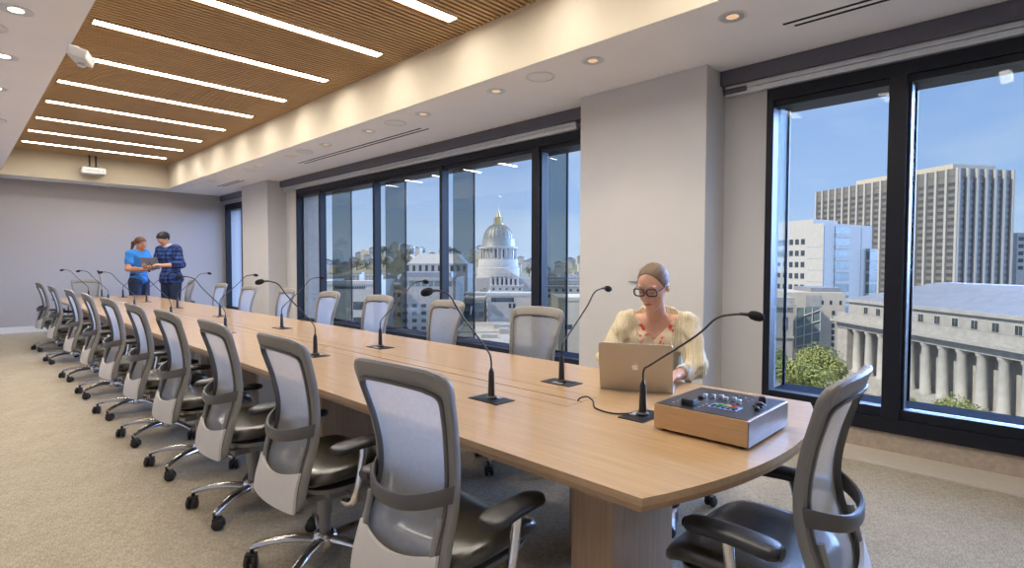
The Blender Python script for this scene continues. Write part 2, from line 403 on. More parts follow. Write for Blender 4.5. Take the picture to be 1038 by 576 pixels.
def window(name, y0, y1, mull, label, fins, thick=()):
    w = sempty(name, label)
    x0, x1 = XW-0.02, XW+0.10
    b = MB()
    b.box(x0, x1, y0, y1, WZ0, WZ0+0.10); b.box(x0, x1, y0, y1, WZ1-0.12, WZ1)
    b.box(x0+0.02, x1, y0, y1, WZ0+0.10, WZ0+0.175); b.box(x0+0.02, x1+0.02, y0, y1, WZ1-0.17, WZ1-0.12)
    for (a, c) in ((y0, y0+0.055), (y1-0.055, y1)): b.box(x0, x1, a, c, WZ0+0.10, WZ1-0.12)
    b.build('window_frame', M['black_frame'], w, bevel=0.004)
    edges = [y0+0.055]
    for m in mull:
        hw = 0.055 if m in thick else 0.028
        bb = MB().box(x0, x1, m-hw, m+hw, WZ0+0.10, WZ1-0.12)
        if m in thick: bb.box(x0+0.03, x1+0.02, m-hw-0.02, m-hw, WZ0+0.10, WZ1-0.12)
        bb.build('mullion', M['black_frame'], w, bevel=0.004)
        edges += [m-hw, m+hw]
    edges.append(y1-0.055)
    for i in range(0, len(edges), 2):
        MB().box(XW+0.075, XW+0.085, edges[i], edges[i+1], WZ0+0.175, WZ1-0.17).build('pane', M['pane'], w)
    # outer sill and head of the deep curtain wall
    MB().box(XW+0.10, XW+0.55, y0, y1, WZ0+0.0, WZ0+0.14).build('outer_sill', M['outer_metal'], w, bevel=0.004)
    MB().box(XW+0.10, XW+0.55, y0, y1, WZ1-0.10, WZ1+0.10).build('outer_head', M['black_frame'], w)
    for (fy, xa, xb, kind) in fins:
        f = MB().box(xa, xb-0.012, fy-0.008, fy+0.008, WZ0-0.3, WZ1+0.25).build('glass_fin', M[kind], w)
        MB().box(xb-0.012, xb+0.004, fy-0.012, fy+0.012, WZ0-0.3, WZ1+0.25).build('fin_edge', M['black_frame'], f)
    return w
window('window_1', W1[0], W1[1], [0.79, -0.75], 'wide black framed window beside the near end of the table',
       [(1.665, 4.86, 5.17, 'fin_clear'), (0.77, 4.86, 5.25, 'fin_clear')], thick=(0.79,))
window('window_2', W2[0], W2[1], [4.21, 5.93, 7.62, 9.43], 'long black framed window facing the domed building',
       [(4.24, 4.92, 5.31, 'fin'), (5.95, 4.92, 5.31, 'fin'), (7.65, 4.92, 5.31, 'fin'), (9.41, 4.92, 5.31, 'fin')], thick=(4.21,))
window('window_3', W3[0], W3[1], [13.2], 'narrow window by the far wall', [(12.9, 4.92, 5.31, 'fin')])
MB().box(XW+0.10, XW+0.42, 10.30, 10.50, -0.4, 3.3).build('stone_reveal', mat('exterior_stone', (0.30, 0.27, 0.23), 0.85, noise=0.1, nscale=12), wr)

# blinds pocket: grey fascia, silver underside and roll
def blind(y0, y1, label):
    t = thing('roller_blind', label, 'blind', (4.60, y0, 2.86))
    L = y1-y0
    MB().box(-0.02, 0.0, 0, L, 0.0, 0.118).build('fascia', M['fascia'], t, bevel=0.002)
    MB().box(0.0, 0.10, 0.0, L, 0.0, 0.012).build('housing_bottom', M['fascia'], t)
    b = MB(); b.tube([(0.055, 0.05, 0.055), (0.055, L-0.02, 0.055)], 0.032, 14); b.build('roll', M['fascia'], t, smooth=True)
    b = MB(); b.tube([(0.045, 0.04 if y0 > 0 else L-0.2, -0.045), (0.045, 0.26 if y0 > 0 else L-0.01, -0.045)], 0.026, 14); b.build('roll_end', M['fascia'], t, smooth=True)
    b = MB().box(0.030, 0.098, 0.28, L-0.02, -0.040, -0.003); b.box(0.036, 0.098, 0.28, L-0.02, -0.085, -0.044)
    b.build('silver_rail', M['silver'], t, bevel=0.002)['label'] = 'bright aluminium rail under the fascia'
    return t
b1 = blind(Y0+0.02, 2.025, 'rolled up grey blind and fascia over the right-hand near window')
blind(3.315, 10.865, 'rolled up grey blind and fascia over the long middle window')
blind(12.205, YB-0.005, 'rolled up grey blind and fascia over the far narrow window')

# linear lights
proto = None
for i, y in enumerate(STRIP_Y):
    lab = ['linear ceiling light out of view above the camera', 'linear ceiling light above the near table end', 'linear ceiling light just beyond the top of the picture',
           'partly cut off ceiling light strip nearest the window, first in view', 'second ceiling light strip, cut by the top of the picture',
           'third ceiling light strip from the near end', 'fourth ceiling light strip from the near end', 'fifth ceiling light strip from the near end',
           'sixth ceiling light strip, third from the far end', 'ceiling light strip fourth from the far end', 'ceiling light strip second from the far end', 'farthest ceiling light strip, by the projector'][i]
    if i == 8: lab = 'sixth ceiling light strip from the near end'
    if i == 9: lab = 'ceiling light strip third from the far end'
    if proto is None:
        proto = thing('linear_light', lab, 'ceiling light', (0, y, ZW), 0, 'linear lights in the slatted ceiling')
        L0, L1 = SX0, SX1
        MB().box(L0+0.004, L1-0.004, -0.056, 0.056, 0.004, 0.012).build('diffuser', M['strip'], proto)
        b = MB(); b.box(L0-0.006, L1+0.006, -0.064, -0.057, -0.002, 0.05); b.box(L0-0.006, L1+0.006, 0.057, 0.064, -0.002, 0.05)
        b.box(L0-0.006, L0+0.003, -0.057, 0.057, -0.002, 0.05); b.box(L1-0.003, L1+0.006, -0.057, 0.057, -0.002, 0.05)
        b.build('trim_frame', M['slat'], proto)
    else: dup(proto, (0, y, ZW), label=lab)

# downlights, speakers, slot diffusers
def downlight(x, y, label, lit):
    t = thing('recessed_downlight', label, 'downlight', (x, y, ZC), 0, 'recessed downlights in the white ceiling')
    MB().lathe([(0.088, 0.0), (0.092, -0.004), (0.076, -0.006), (0.074, -0.0015)], cap=False).build('trim_ring', M['white_plastic'], t, smooth=True)
    MB().lathe([(0.075, -0.0050), (0.060, -0.0025), (0.040, -0.001)], n=24, cap=False).build('reflector', M['silver'], t, smooth=True)
    MB().lathe([(0.040, -0.0022), (0.001, -0.0022)]).build('lamp', M['bulb'] if lit else M['bulb_dim'], t)
    d = bpy.data.lights.new('downlight_lamp', 'SPOT'); d.energy = DOWN_W*(1.6 if lit else 1.0); d.color = (1.0, 0.80, 0.56); d.spot_size = math.radians(95); d.spot_blend = 0.8; d.shadow_soft_size = 0.04
    o = bpy.data.objects.new('downlight_lamp', d); C.objects.link(o); o.parent = t; o.location = (0, 0, -0.03)
    return t
for i, y in enumerate([1.53, 2.65, 3.76, 4.90, 6.0, 7.1, 8.2, 9.4, 10.6, 11.75, 12.8]):
    downlight(3.63, y, ORD[i]+' downlight in the window-side ceiling strip, counting from the camera', False)
for i, y in enumerate([4.80, 5.93, 7.05, 8.2, 9.4]):
    downlight(0.34, y, ORD[i]+' lit downlight in the left ceiling strip, counting from the camera', True)
for y in (-0.4, 1.0, 2.6):
    downlight(-0.5, y, 'lit downlight in the left ceiling near the camera, %s' % {-0.4: 'behind it', 1.0: 'beside it', 2.6: 'ahead of it'}[y], True)

def speaker(x, y, label):
    t = thing('ceiling_speaker', label, 'ceiling speaker', (x, y, ZC), 0, 'round ceiling speakers')
    MB().lathe([(0.125, 0.0), (0.13, -0.006), (0.112, -0.008), (0.108, -0.002)], n=32).build('bezel', M['white_plastic'], t, smooth=True)
    MB().lathe([(0.112, -0.003), (0.06, -0.010), (0.001, -0.012)], n=32).build('grille', M['grille'], t, smooth=True)
for x, y, l in ((3.63, 0.93, 'round ceiling speaker cut off at the top right'), (3.62, 3.20, 'round white ceiling speaker nearest in full view above the pillar'), (3.63, 5.43, 'second round ceiling speaker, beside the long slot diffuser'),
             (3.63, 7.75, 'third round ceiling speaker along the window side'), (3.66, 9.95, 'fourth round ceiling speaker along the window side'), (3.66, 12.3, 'farthest round ceiling speaker along the window side'),
             (0.20, 5.25, 'large looking grey speaker in the left ceiling'), (0.22, 6.5, 'small bluish speaker at the left picture edge'), (0.38, 8.6, 'farthest speaker at the left picture edge')):
    speaker(x, y, l)
def slot(x, y0, y1, label):
    t = thing('slot_diffuser', label, 'air vent', (x, y0, ZC), 0)
    b = MB()
    for k in (0.0, 0.075): b.box(k, k+0.029, 0 if k == 0 else -0.05, y1-y0 if k == 0 else y1-y0-0.05, -0.006, -0.0005)
    b.build('air_slot', M['dark'], t)
    b = MB()
    for k in (-0.004, 0.030, 0.071, 0.105): b.box(k, k+0.004, -0.05, y1-y0, -0.0045, 0.0)
    b.build('slot_flange', M['ceiling'], t)
slot(3.96, -0.5, 1.33, 'double black air slot in the ceiling at the upper right')
slot(3.96, 5.42, 8.7, 'long double black air slot beside the middle window')
slot(3.96, 11.3, 12.5, 'short double air slot in the ceiling near the far wall')

# small ceiling-mounted devices
t = thing('ceiling_camera', 'small white boxy camera on the edge of the left ceiling', 'camera', (0.70, 5.28, 2.98))
R1 = Matrix.Translation((0.03, -0.02, -0.07)) @ Matrix.Rotation(math.radians(-20), 4, 'Z') @ Matrix.Rotation(math.radians(14), 4, 'Y')
b = MB().box(-0.06, 0.06, -0.115, 0.115, -0.035, 0.035, R1); b.build('body', M['white_plastic'], t, bevel=0.012, seg=3, smooth=True)
b = MB().lathe([(0.022, 0), (0.028, -0.02), (0.02, -0.028)], (0, 0, 0), 16, R1 @ Matrix.Translation((0, 0.06, -0.033))); b.build('lens_ring', M['silver'], t, smooth=True)
MB().box(-0.03, 0.02, -0.03, 0.03, -0.05, 0.0).build('mount', M['white_plastic'], t)
t = thing('projector', 'white projector hanging in the ceiling recess by the far wall', 'projector', (2.02, 13.50, 3.10))
b = MB().box(-0.19, 0.19, -0.14, 0.14, 0.0, 0.13); b.build('body', M['white_plastic'], t, bevel=0.03, seg=3, smooth=True)
MB().box(-0.15, 0.15, -0.146, -0.139, 0.060, 0.066).build('panel_gap', M['dark'], t)
b = MB(); b.cyl((0.09, -0.135, 0.07), (0.09, -0.16, 0.07), 0.035, 0.03); b.build('lens', M['white_plastic'], t, smooth=True)
b = MB(); b.box(-0.10, 0.10, -0.05, 0.05, 0.13, 0.15); b.cyl((-0.05, 0, 0.14), (-0.05, 0, 0.37), 0.015); b.cyl((0.05, 0, 0.14), (0.05, 0, 0.37), 0.015); b.build('mount', M['blackp'], t)
t = thing('sprinkler_head', 'tiny chrome sprinkler under the ceiling edge by the far wall', 'sprinkler', (2.32, 13.9, ZC))
MB().lathe([(0.03, 0), (0.032, -0.006), (0.01, -0.01), (0.008, -0.05), (0.022, -0.055), (0.022, -0.06), (0.001, -0.062)], n=12).build('body', M['silver'], t, smooth=True)
t = thing('wall_switch', 'white control plate with a dark lower edge on the pillar', 'light switch', (XP, 2.69, 1.20))
MB().box(-0.010, 0, -0.055, 0.055, 0.0, 0.125).build('cover_plate', M['paint'], t, bevel=0.003)
MB().box(-0.012, 0, -0.055, 0.055, -0.008, 0.002).build('lower_edge', mat('switch_edge_grey', (0.2, 0.2, 0.26), 0.5), t)
for k in (-0.025, 0.025): MB().box(-0.014, -0.009, k-0.014, k+0.014, 0.035, 0.095).build('rocker', M['paint'], t, bevel=0.002)

# ------------------------------------------------------------------ the table
TX0, TX1, TYA, TYB, TZ = 1.25, 2.665, 0.745, 12.62, 0.74
table = thing('conference_table', 'very long pale oak conference table with bowed ends', 'table', (0, 0, 0))
def end_curve(y, sgn, n=18, bow=0.145):
    xm = (TX0+TX1)/2; hw = (TX1-TX0)/2; pts = []
    for i in range(n+1):
        x = TX0+(TX1-TX0)*i/n; pts.append((x, y-sgn*bow*(1-((x-xm)/hw)**2)))
    return pts
def slab(poly, name, z0, z1, m, bevel):
    return MB().prism(poly, z0, z1).build(name, m, table, bevel=bevel, seg=2)
xm = 1.957; G = 0.0045; TT = 0.022
near = end_curve(TYA, 1); far = end_curve(TYB, -1)
JY = 1.475; JF = TYB-0.73
def top_and_edge(poly, n1):
    slab(poly, n1, TZ-0.006, TZ, M['oak_y'], 0.0015)
for side in (-1, 1):
    nn = [p for p in near if (p[0]-xm)*side > 1e-4]; ff = [p for p in far if (p[0]-xm)*side > 1e-4]
    yn = min(p[1] for p in near); yf = max(p[1] for p in far)
    if side < 0: poly = nn+[(xm, yn), (xm, JY), (xm-G, JY), (xm-G, JF), (xm, JF), (xm, yf)]+ff[::-1]
    else: poly = [(xm, yn)]+nn+ff[::-1]+[(xm, yf), (xm, JF), (xm+G, JF), (xm+G, JY), (xm, JY)]
    slab(poly, 'table_top', TZ-TT, TZ, [M['oak_y']], 0)['label'] = 'half of the oak top beside the centre seam'
hm_ = mat('dark_seam_line', (0.16, 0.09, 0.05), 0.8)  # dark brown joint lines of the cable hatch, laid on the oak
MB().box(1.843, 1.8448, JY, JF, TZ-0.001, TZ+0.0003).build('hatch_seam', hm_, table)
MB().box(2.0692, 2.071, JY, JF, TZ-0.001, TZ+0.0003).build('hatch_seam', hm_, table)
MB().box(1.843, 2.071, JY-0.0018, JY, TZ-0.001, TZ+0.0003).build('hatch_seam', hm_, table)
MB().box(xm-0.03, xm+0.03, JY, JF, TZ-TT-0.006, TZ-TT).build('cable_channel', M['dark'], table)
def inset(poly, d):
    cx, cy = (TX0+TX1)/2, (TYA+TYB)/2
    return [(cx+(x-cx)*(1-d/0.70), cy+(y-cy)*(1-d/5.9)) for x, y in poly]
full = near+far[::-1]
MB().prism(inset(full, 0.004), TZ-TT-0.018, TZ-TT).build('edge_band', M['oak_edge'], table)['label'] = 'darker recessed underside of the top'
for y in (0.98, 2.95, 4.95, 6.95, 8.95, 10.9):
    for (a, c, dy) in ((1.47, 1.86, 0), (2.055, 2.445, 0.47)):
        MB().box(a, c, y+dy, y+dy+0.17, 0.0, TZ-TT-0.018).build('pedestal', M['oak_z'], table, bevel=0.003)
MB().box(1.90, 2.01, 1.15, 11.0, TZ-TT-0.09, TZ-TT-0.018).build('cable_tray', M['mech'], table)

# ------------------------------------------------------------------ chairs
def make_chair():
    """chair facing +X, base centre at the origin"""
    t = thing('office_chair', 'grey mesh-back swivel chair', 'office chair')
    def bx(z):      # fore-aft line of the back
        P = [(0.33, -0.235), (0.42, -0.222), (0.52, -0.192), (0.62, -0.155), (0.72, -0.145), (0.84, -0.165), (0.95, -0.200), (1.05, -0.232)]
        zz = [p[0] for p in P]; xx = [p[1] for p in P]
        if z <= zz[0]: return xx[0]
        for i in range(len(P)-1):
            if z <= zz[i+1]:
                k = (z-zz[i])/(zz[i+1]-zz[i]); m0 = (xx[i+1]-xx[max(i-1, 0)])/(zz[i+1]-zz[max(i-1, 0)]); j = min(i+2, len(P)-1); m1 = (xx[j]-xx[i])/(zz[j]-zz[i]); h = zz[i+1]-zz[i]
                return (2*k**3-3*k*k+1)*xx[i]+(k**3-2*k*k+k)*h*m0+(-2*k**3+3*k*k)*xx[i+1]+(k**3-k*k)*h*m1
        return xx[-1]
    def W(z):
        k = max(0, min(1, (z-0.40)/0.64))
        return 0.200+0.012*math.cos(k*PI*2)+0.020*k*k
    def S(y, z, off=0.0):
        u = y/0.24
        return Vector((bx(z)+0.034*u*u+off, y, z))
    def loop(zb, zt, ins, wside, wtop, wbot, th, off, rad=0.045):
        hh = (zt-zb)/2; zc = (zb+zt)/2; pts = []
        for (cu, cv, a0) in ((1, 1, 0), (-1, 1, 90), (-1, -1, 180), (1, -1, 270)):
            for k in range(7):
                a = math.radians(a0+15*k); pts.append((cu, cv, math.cos(a), math.sin(a)))
            if cu == 1 and cv == 1: pts += [('t', q) for q in (0.7, 0.35, 0, -0.35, -0.7)]
            elif cu == -1 and cv == 1: pts += [('l', q) for q in np.linspace(0.84, -0.84, 17)]
            elif cu == -1: pts += [('b', q) for q in (-0.7, -0.35, 0, 0.35, 0.7)]
            else: pts += [('r', q) for q in np.linspace(-0.84, 0.84, 17)]
        def at(P, i_s, i_t, i_b, r):
            zt_, zb_ = zt-i_t, zb+i_b
            if P[0] == 't': return P[1]*(W(zt)-ins-i_s), zt_+0.014*(1-P[1]**2)
            if P[0] == 'b': return P[1]*(W(zb)-ins-i_s), zb_
            if P[0] in 'lr' if isinstance(P[0], str) else False:
                z = (zt_+zb_)/2+(zt_-zb_)/2*P[1]*0.98; return (1 if P[0] == 'r' else -1)*(W(z)-ins-i_s), z
            cu, cv, c, s_ = P; z = (zt_-r if cv > 0 else zb_+r)+r*s_
            return cu*(W(z)-ins-i_s-r)+r*c, z
        rings = []
        for P in pts:
            yo, zo = at(P, 0, 0, 0, rad); yi, zi = at(P, wside, wtop, wbot, max(0.012, rad-0.015))
            rings.append([S(yo+(yi-yo)*q, zo+(zi-zo)*q, off+bb*th) for q, bb in ((0, 0.25), (0.12, 0.5), (0.88, 0.5), (1, 0.25), (1, -0.25), (0.88, -0.5), (0.12, -0.5), (0, -0.25))])
        return MB().rings(rings, closed=True)
    loop(0.345, 1.04, 0.0, 0.023, 0.064, 0.027, 0.028, 0.0).build('back_frame', M['grey_plastic'], t, smooth=True)
    loop(0.37, 0.984, 0.020, 0.013, 0.013, 0.013, 0.020, -0.010).build('back_rim', M['rim'], t, smooth=True)['label'] = 'darker inner rim around the mesh'
    z0, z1 = 0.385, 0.980
    b = MB().grid(lambda u, v: S((u*2-1)*(W(z0+(z1-z0)*v)-0.024), z0+(z1-z0)*v, 0.004), 14, 24)
    b.build('back_mesh', M['mesh'], t, smooth=180)
    # lumbar bow behind the back
    rings = []
    for i in range(25):
        k = -1+2*i/24; y = k*(W(0.66)-0.002); z = 0.668-0.035*(1-k*k)
        x = S(y, z).x-0.012-0.066*(1-abs(k)**3.2)
        hz = 0.026-0.003*(1-k*k); hx = 0.009
        rings.append([Vector((x+hx*a, y, z+hz*c)) for a, c in ((1, 0.7), (0.5, 1), (-0.5, 1), (-1, 0.7), (-1, -0.7), (-0.5, -1), (0.5, -1), (1, -0.7))])
    MB().rings(rings).build('lumbar_bow', M['rim'], t, smooth=True)['label'] = 'curved dark grey bar across the back'
    # pale lower panel
    b = MB().grid(lambda u, v: S((u*2-1)*(0.200-0.012*v), 0.350+(0.155-0.035*math.sin(PI*u))*v, -0.030), 12, 8, thick=lambda u, v: (0.012, 0, 0))
    b.build('lower_back_panel', M['panel'], t, smooth=40)
    # rear uprights joining bow, panel and mechanism
    for s_ in (-1, 1):
        b = MB(); b.tube([(-0.175, 0.17*s_, 0.60), (-0.20, 0.165*s_, 0.50), (-0.20, 0.15*s_, 0.40), (-0.15, 0.12*s_, 0.365), (-0.03, 0.08*s_, 0.365)], [0.011]*5, 8)
        b.build('back_bracket', M['mech'], t, smooth=True)
    # seat
    def seatz(x, y):
        f = (x+0.17)/0.46
        return 0.475+0.012*math.sin(PI*min(1, max(0, f)))-0.05*max(0, f-0.72)**2/0.08*1.0+0.022*(abs(y)/0.245)**3
    def seat_fn(sc, dz):
        def f(r, a):
            ang = 2*PI*a; c, s_ = math.cos(ang), math.sin(ang); e = 2/3.6
            x = 0.06+0.235*sc*r*math.copysign(abs(c)**e, c); y = 0.245*sc*r*math.copysign(abs(s_)**e, s_)
            return x, y
        return f
    prof = [(0.001, 0), (0.3, 0), (0.6, 0), (0.85, -0.002), (0.95, -0.010), (1.0, -0.026), (1.0, -0.045), (0.965, -0.060), (0.80, -0.072), (0.4, -0.078), (0.001, -0.078)]
    rings = []; f = seat_fn(1, 0)
    for (r, dz) in prof:
        ring = []
        for j in range(40):
            x, y = f(r, j/40); ring.append(Vector((x, y, seatz(x, y)+dz)))
        rings.append(ring)
    MB().rings(rings).build('seat', M['leather'], t, smooth=60)
    b = MB(); rings = []
    for (r, z) in ((0.86, 0.405), (0.84, 0.385), (0.5, 0.372), (0.001, 0.37)):
        rings.append([Vector((0.05+(f(r, j/32)[0]-0.06), f(r, j/32)[1], z)) for j in range(32)])
    b.rings(rings); b.build('seat_pan', M['mech'], t, smooth=True)
    b = MB().box(-0.12, 0.12, -0.075, 0.075, 0.315, 0.375); b.box(-0.05, 0.07, -0.14, 0.14, 0.335, 0.365)
    b.cyl((0.03, -0.14, 0.35), (0.03, -0.26, 0.35), 0.007, n=8); b.cyl((-0.05, 0.14, 0.35), (-0.05, 0.25, 0.355), 0.007, n=8)
    b.build('tilt_mechanism', M['mech'], t, bevel=0.008)
    b = MB(); b.cyl((0, 0, 0.10), (0, 0, 0.32), 0.026, n=20); b.cyl((0, 0, 0.22), (0, 0, 0.33), 0.032, 0.036, n=20)
    b.build('gas_column', M['mech'], t, smooth=True)
    # arms
    for s_ in (-1, 1):
        a = MB(); yb = 0.298*s_; rings = []
        for i in range(21):
            k = 0.5-0.5*math.cos(PI*i/20); x = -0.12+0.275*k; e = (1-abs(2*k-1)**9)**0.5 if 0 < i < 20 else 0.5
            w = 0.050*e*(1-0.12*k); h = 0.019*(0.5+0.5*e); yy = yb-0.012*s_*k
            z = 0.605-0.008*(2*k-1)**2
            rings.append([Vector((x, yy+w*math.cos(q), z+h*math.copysign(abs(math.sin(q))**0.6, math.sin(q)))) for q in [2*PI*j/14 for j in range(14)]])
        a.rings(rings); pad = a.build('armrest', M['armpad'], t, smooth=60)
        a = MB(); pts = [(-0.02, 0.215*s_, 0.345), (-0.02, 0.270*s_, 0.350), (-0.018, 0.296*s_, 0.37), (0.0, 0.302*s_, 0.45), (0.02, 0.300*s_, 0.55), (0.026, 0.297*s_, 0.592)]
        a.tube(pts, [0.017, 0.018, 0.018, 0.017, 0.016, 0.020], 12)
        a.build('arm_post', M['chrome'], t, smooth=True)
    # base
    hub = MB().lathe([(0.03, 0.065), (0.052, 0.075), (0.056, 0.11), (0.045, 0.135), (0.034, 0.14), (0.034, 0.10)], n=24).build('base_hub', M['chrome'], t, smooth=True)
    for k in range(5):
        a = 2*PI*k/5; R_ = Matrix.Rotation(a, 4, 'Z'); rings = []
        for i in range(9):
            q = i/8; r = 0.035+0.285*q; z = 0.105+0.016*math.sin(PI*q*0.8)-0.028*q*q; w = 0.026-0.010*q; h = 0.020-0.009*q
            rings.append([R_ @ Vector((r, w*cc, z+h*ss)) for cc, ss in ((1, -0.2), (0.7, 0.7), (0, 1), (-0.7, 0.7), (-1, -0.2), (-0.6, -1), (0.6, -1))])
        MB().rings(rings).build('base_leg', M['chrome'], t, smooth=50)
        b = MB(); ca = a+0.9+0.35*k
        cp = R_ @ Vector((0.315, 0, 0)); cd = Vector((math.cos(ca), math.sin(ca), 0)); pr = Vector((-cd.y, cd.x, 0))
        cc = cp+cd*0.018+Vector((0, 0, 0.029))
        for o1, o2 in ((-0.027, -0.006), (0.006, 0.027)): b.tube([cc+pr*o1, cc+pr*(o1*0.8+o2*0.2), cc+pr*(o1*0.2+o2*0.8), cc+pr*o2], [0.024, 0.029, 0.029, 0.024], 18)
        b.cyl(cc+pr*-0.02, cc+pr*0.02, 0.010, n=8)
        b.cyl(cp+Vector((0, 0, 0.045)), cp+Vector((0, 0, 0.088)), 0.009, n=8)
        b.box(-0.024, 0.012, -0.024, 0.024, 0.045, 0.062, Matrix.Translation(cc-Vector((0, 0, 0.029))) @ Matrix.Rotation(ca, 4, 'Z'))
        b.build('caster', M['caster'], t, smooth=50)
    return t
chair = make_chair()
LY = [1.445, 2.33, 3.18, 4.09, 4.97, 5.95, 7.0, 8.14, 9.70, 11.2]
LX = [1.155]+[1.17]*9
LA = [4, 0, -1, 1, 0, 2, -2, 1, 0, 3]
first = True
for i, y in enumerate(LY):
    lab = ORD[i]+' grey mesh-back chair along the left side of the table, counting from the camera'
    if first: chair.location = (LX[i], y, 0); chair.rotation_euler.z = math.radians(LA[i]); chair['label'] = lab; chair['group'] = 'office chairs along the left side'; first = False
    else: dup(chair, (LX[i], y, 0), math.radians(LA[i]), lab)
RY = [(2.71, 2.57, 4), (2.72, 3.61, -3), (2.72, 4.65, 2), (2.73, 5.67, 0), (2.74, 6.78, -2), (2.75, 8.02, 3), (2.76, 9.2, 0), (2.92, 11.30, -4), (3.15, 13.50, -10)]
for i, (x, y, a) in enumerate(RY):
    dup(chair, (x, y, 0), PI+math.radians(a), ORD[i]+' empty chair along the window side of the table, counting from the seated woman', 'office chairs along the window side')
dup(chair, (1.79, 0.60, 0), math.radians(91), 'mesh-back chair with black leather seat at the bowed near end of the table', 'office chairs at the table ends')
dup(chair, (1.84, 13.15, 0), math.radians(-90), 'chair at the far end of the table facing the camera', 'office chairs at the table ends')

# ------------------------------------------------------------------ things on the table
def smooth_path(P, n=6):
    P = [Vector(p) for p in P]; out = []
    for i in range(len(P)-1):
        p0 = P[max(i-1, 0)]; p1 = P[i]; p2 = P[i+1]; p3 = P[min(i+2, len(P)-1)]
        for k in range(n):
            t = k/n
            out.append(0.5*((2*p1)+(p2-p0)*t+(2*p0-5*p1+4*p2-p3)*t*t+(3*p1-p0-3*p2+p3)*t**3))
    out.append(P[-1]); return out
def mic(x, y, a, reach, high, label, group):
    t = thing('gooseneck_microphone', label, 'microphone', (x, y, TZ), a, group)
    MB().box(-0.058, 0.058, -0.093, 0.093, 0.0, 0.004).build('base_plate', M['plate'], t, bevel=0.0015)
    b = MB().box(-0.045, -0.020, -0.030, 0.030, 0.004, 0.0065); b.build('talk_button', M['silver'], t, bevel=0.001)['label'] = 'small grey button on the plate'
    b = MB().box(0.02, 0.045, -0.06, 0.06, 0.004, 0.006); b.build('speaker_slots', M['blackp'], t, bevel=0.001)
    MB().lathe([(0.026, 0.004), (0.026, 0.012), (0.016, 0.018), (0.014, 0.075), (0.0125, 0.125), (0.007, 0.140), (0.004, 0.145)], n=18).build('stem_socket', M['blackp'], t, smooth=True)
    r, h = reach, high
    pts = smooth_path([(0, 0, 0.14), (0.004, 0, 0.19), (0.10*r, 0, 0.30*h+0.09), (0.50*r, 0, 0.80*h), (0.66*r, 0, 0.955*h), (0.80*r, 0, h), (0.92*r, 0, h+0.003)])
    MB().tube(pts, 0.0042, 8).build('gooseneck', M['blackp'], t, smooth=True)
    tip = pts[-1]; b = MB()
    b.tube([tip+Vector((-0.03, 0, 0.001)), tip+Vector((0.0, 0, 0))], [0.005, 0.007], 10); b.build('neck_collar', M['blackp'], t, smooth=True)
    prof = [(0.0, 0.008), (0.008, 0.0145), (0.022, 0.0175), (0.038, 0.0165), (0.050, 0.011), (0.054, 0.002)]
    MB().rings([[tip+Vector((px, rr*math.cos(2*PI*j/16), -0.15*px+rr*math.sin(2*PI*j/16))) for j in range(16)] for px, rr in prof]).build('foam_windshield', M['foam'], t, smooth=True)
    return t
for i in range(7):
    y = 1.79+1.71*i
    mic(1.70, y, PI+(0.0 if i != 3 else 0.15), 0.36, 0.50, ORD[i]+' microphone of the left row, its neck bent towards the left chairs', 'left row of table microphones')
    mic(2.20, y, 0.0, 0.42, 0.475, ORD[i]+' microphone of the window-side row, counting from the laptop', 'window-side row of table microphones')
mic(1.945, 1.16, -PI/2, 0.45, 0.435, 'microphone beside the wooden console, bent towards the near table end', None)
mic(1.95, 12.45, PI/2, 0.30, 0.47, 'microphone at the middle of the far table end', None)

t = thing('microphone_cord', 'loose black cord from the console-side microphone to the table seam', 'cord', (0, 0, 0))
pts = smooth_path([(1.93, 1.20, TZ+0.006), (1.88, 1.26, TZ+0.004), (1.90, 1.36, TZ+0.004), (1.965, 1.42, TZ+0.012), (1.975, 1.46, TZ+0.022), (1.962, 1.49, TZ+0.012), (1.957, 1.50, TZ-0.006)], 8)
MB().tube(pts, 0.0035, 8).build('cable', M['blackp'], t, smooth=True)

# voting / audio console
con = thing('control_console', 'oak-sided control console with a black key panel on the near table end', 'control console', (1.815, 0.69, TZ))
CW, CD, CH = 0.375, 0.345, 0.098
MB().box(0, CW, 0.0, CD, 0.010, CH).build('body', M['oak_box'], con, bevel=0.002)
MB().box(0.0, CW, -0.0015, 0.004, 0.0105, CH-0.0005).build('end_cheek', M['oak_box2'], con, bevel=0.001)['label'] = 'greyer end panel with swirling grain'
for x in (0.03, CW-0.03):
    for y in (0.03, CD-0.03): MB().cyl((x, y, 0), (x, y, 0.011), 0.012, n=14).build('rubber_foot', M['caster'], con)
MB().box(0.004, CW-0.004, 0.006, CD-0.006, CH, CH+0.0025).build('key_panel', mat('graphite_panel', (0.03, 0.033, 0.045), 0.35, 0.3), con, bevel=0.001)
cz = CH+0.0025
lit = mat('panel_print', (0.55, 0.56, 0.55), 0.6)
def flat(x0, x1, y0, y1, h, m, name, parent=con, bv=0.001):
    return MB().box(x0, x1, y0, y1, cz, cz+h).build(name, m, parent, bevel=bv)
flat(0.045, 0.085, 0.215, 0.262, 0.022, M['blackp'], 'paddle_block', bv=0.003)
kp = flat(0.085, 0.145, 0.075, 0.180, 0.002, mat('keypad_bezel', (0.28, 0.42, 0.75), 0.4), 'keypad')
cols = [mat('key_green', (0.05, 0.5, 0.12), 0.4), mat('key_yellow', (0.8, 0.6, 0.05), 0.4), mat('key_red', (0.7, 0.05, 0.04), 0.4)]
for j, y in enumerate((0.160, 0.135, 0.110)): flat(0.128, 0.140, y-0.019, y, 0.006, cols[j], 'coloured_key', bv=0.0015)
for j in range(5):
    for i in range(2): flat(0.091+0.018*i, 0.105+0.018*i, 0.082+0.019*j, 0.096+0.019*j, 0.005, M['blackp'], 'black_key', bv=0.0015)
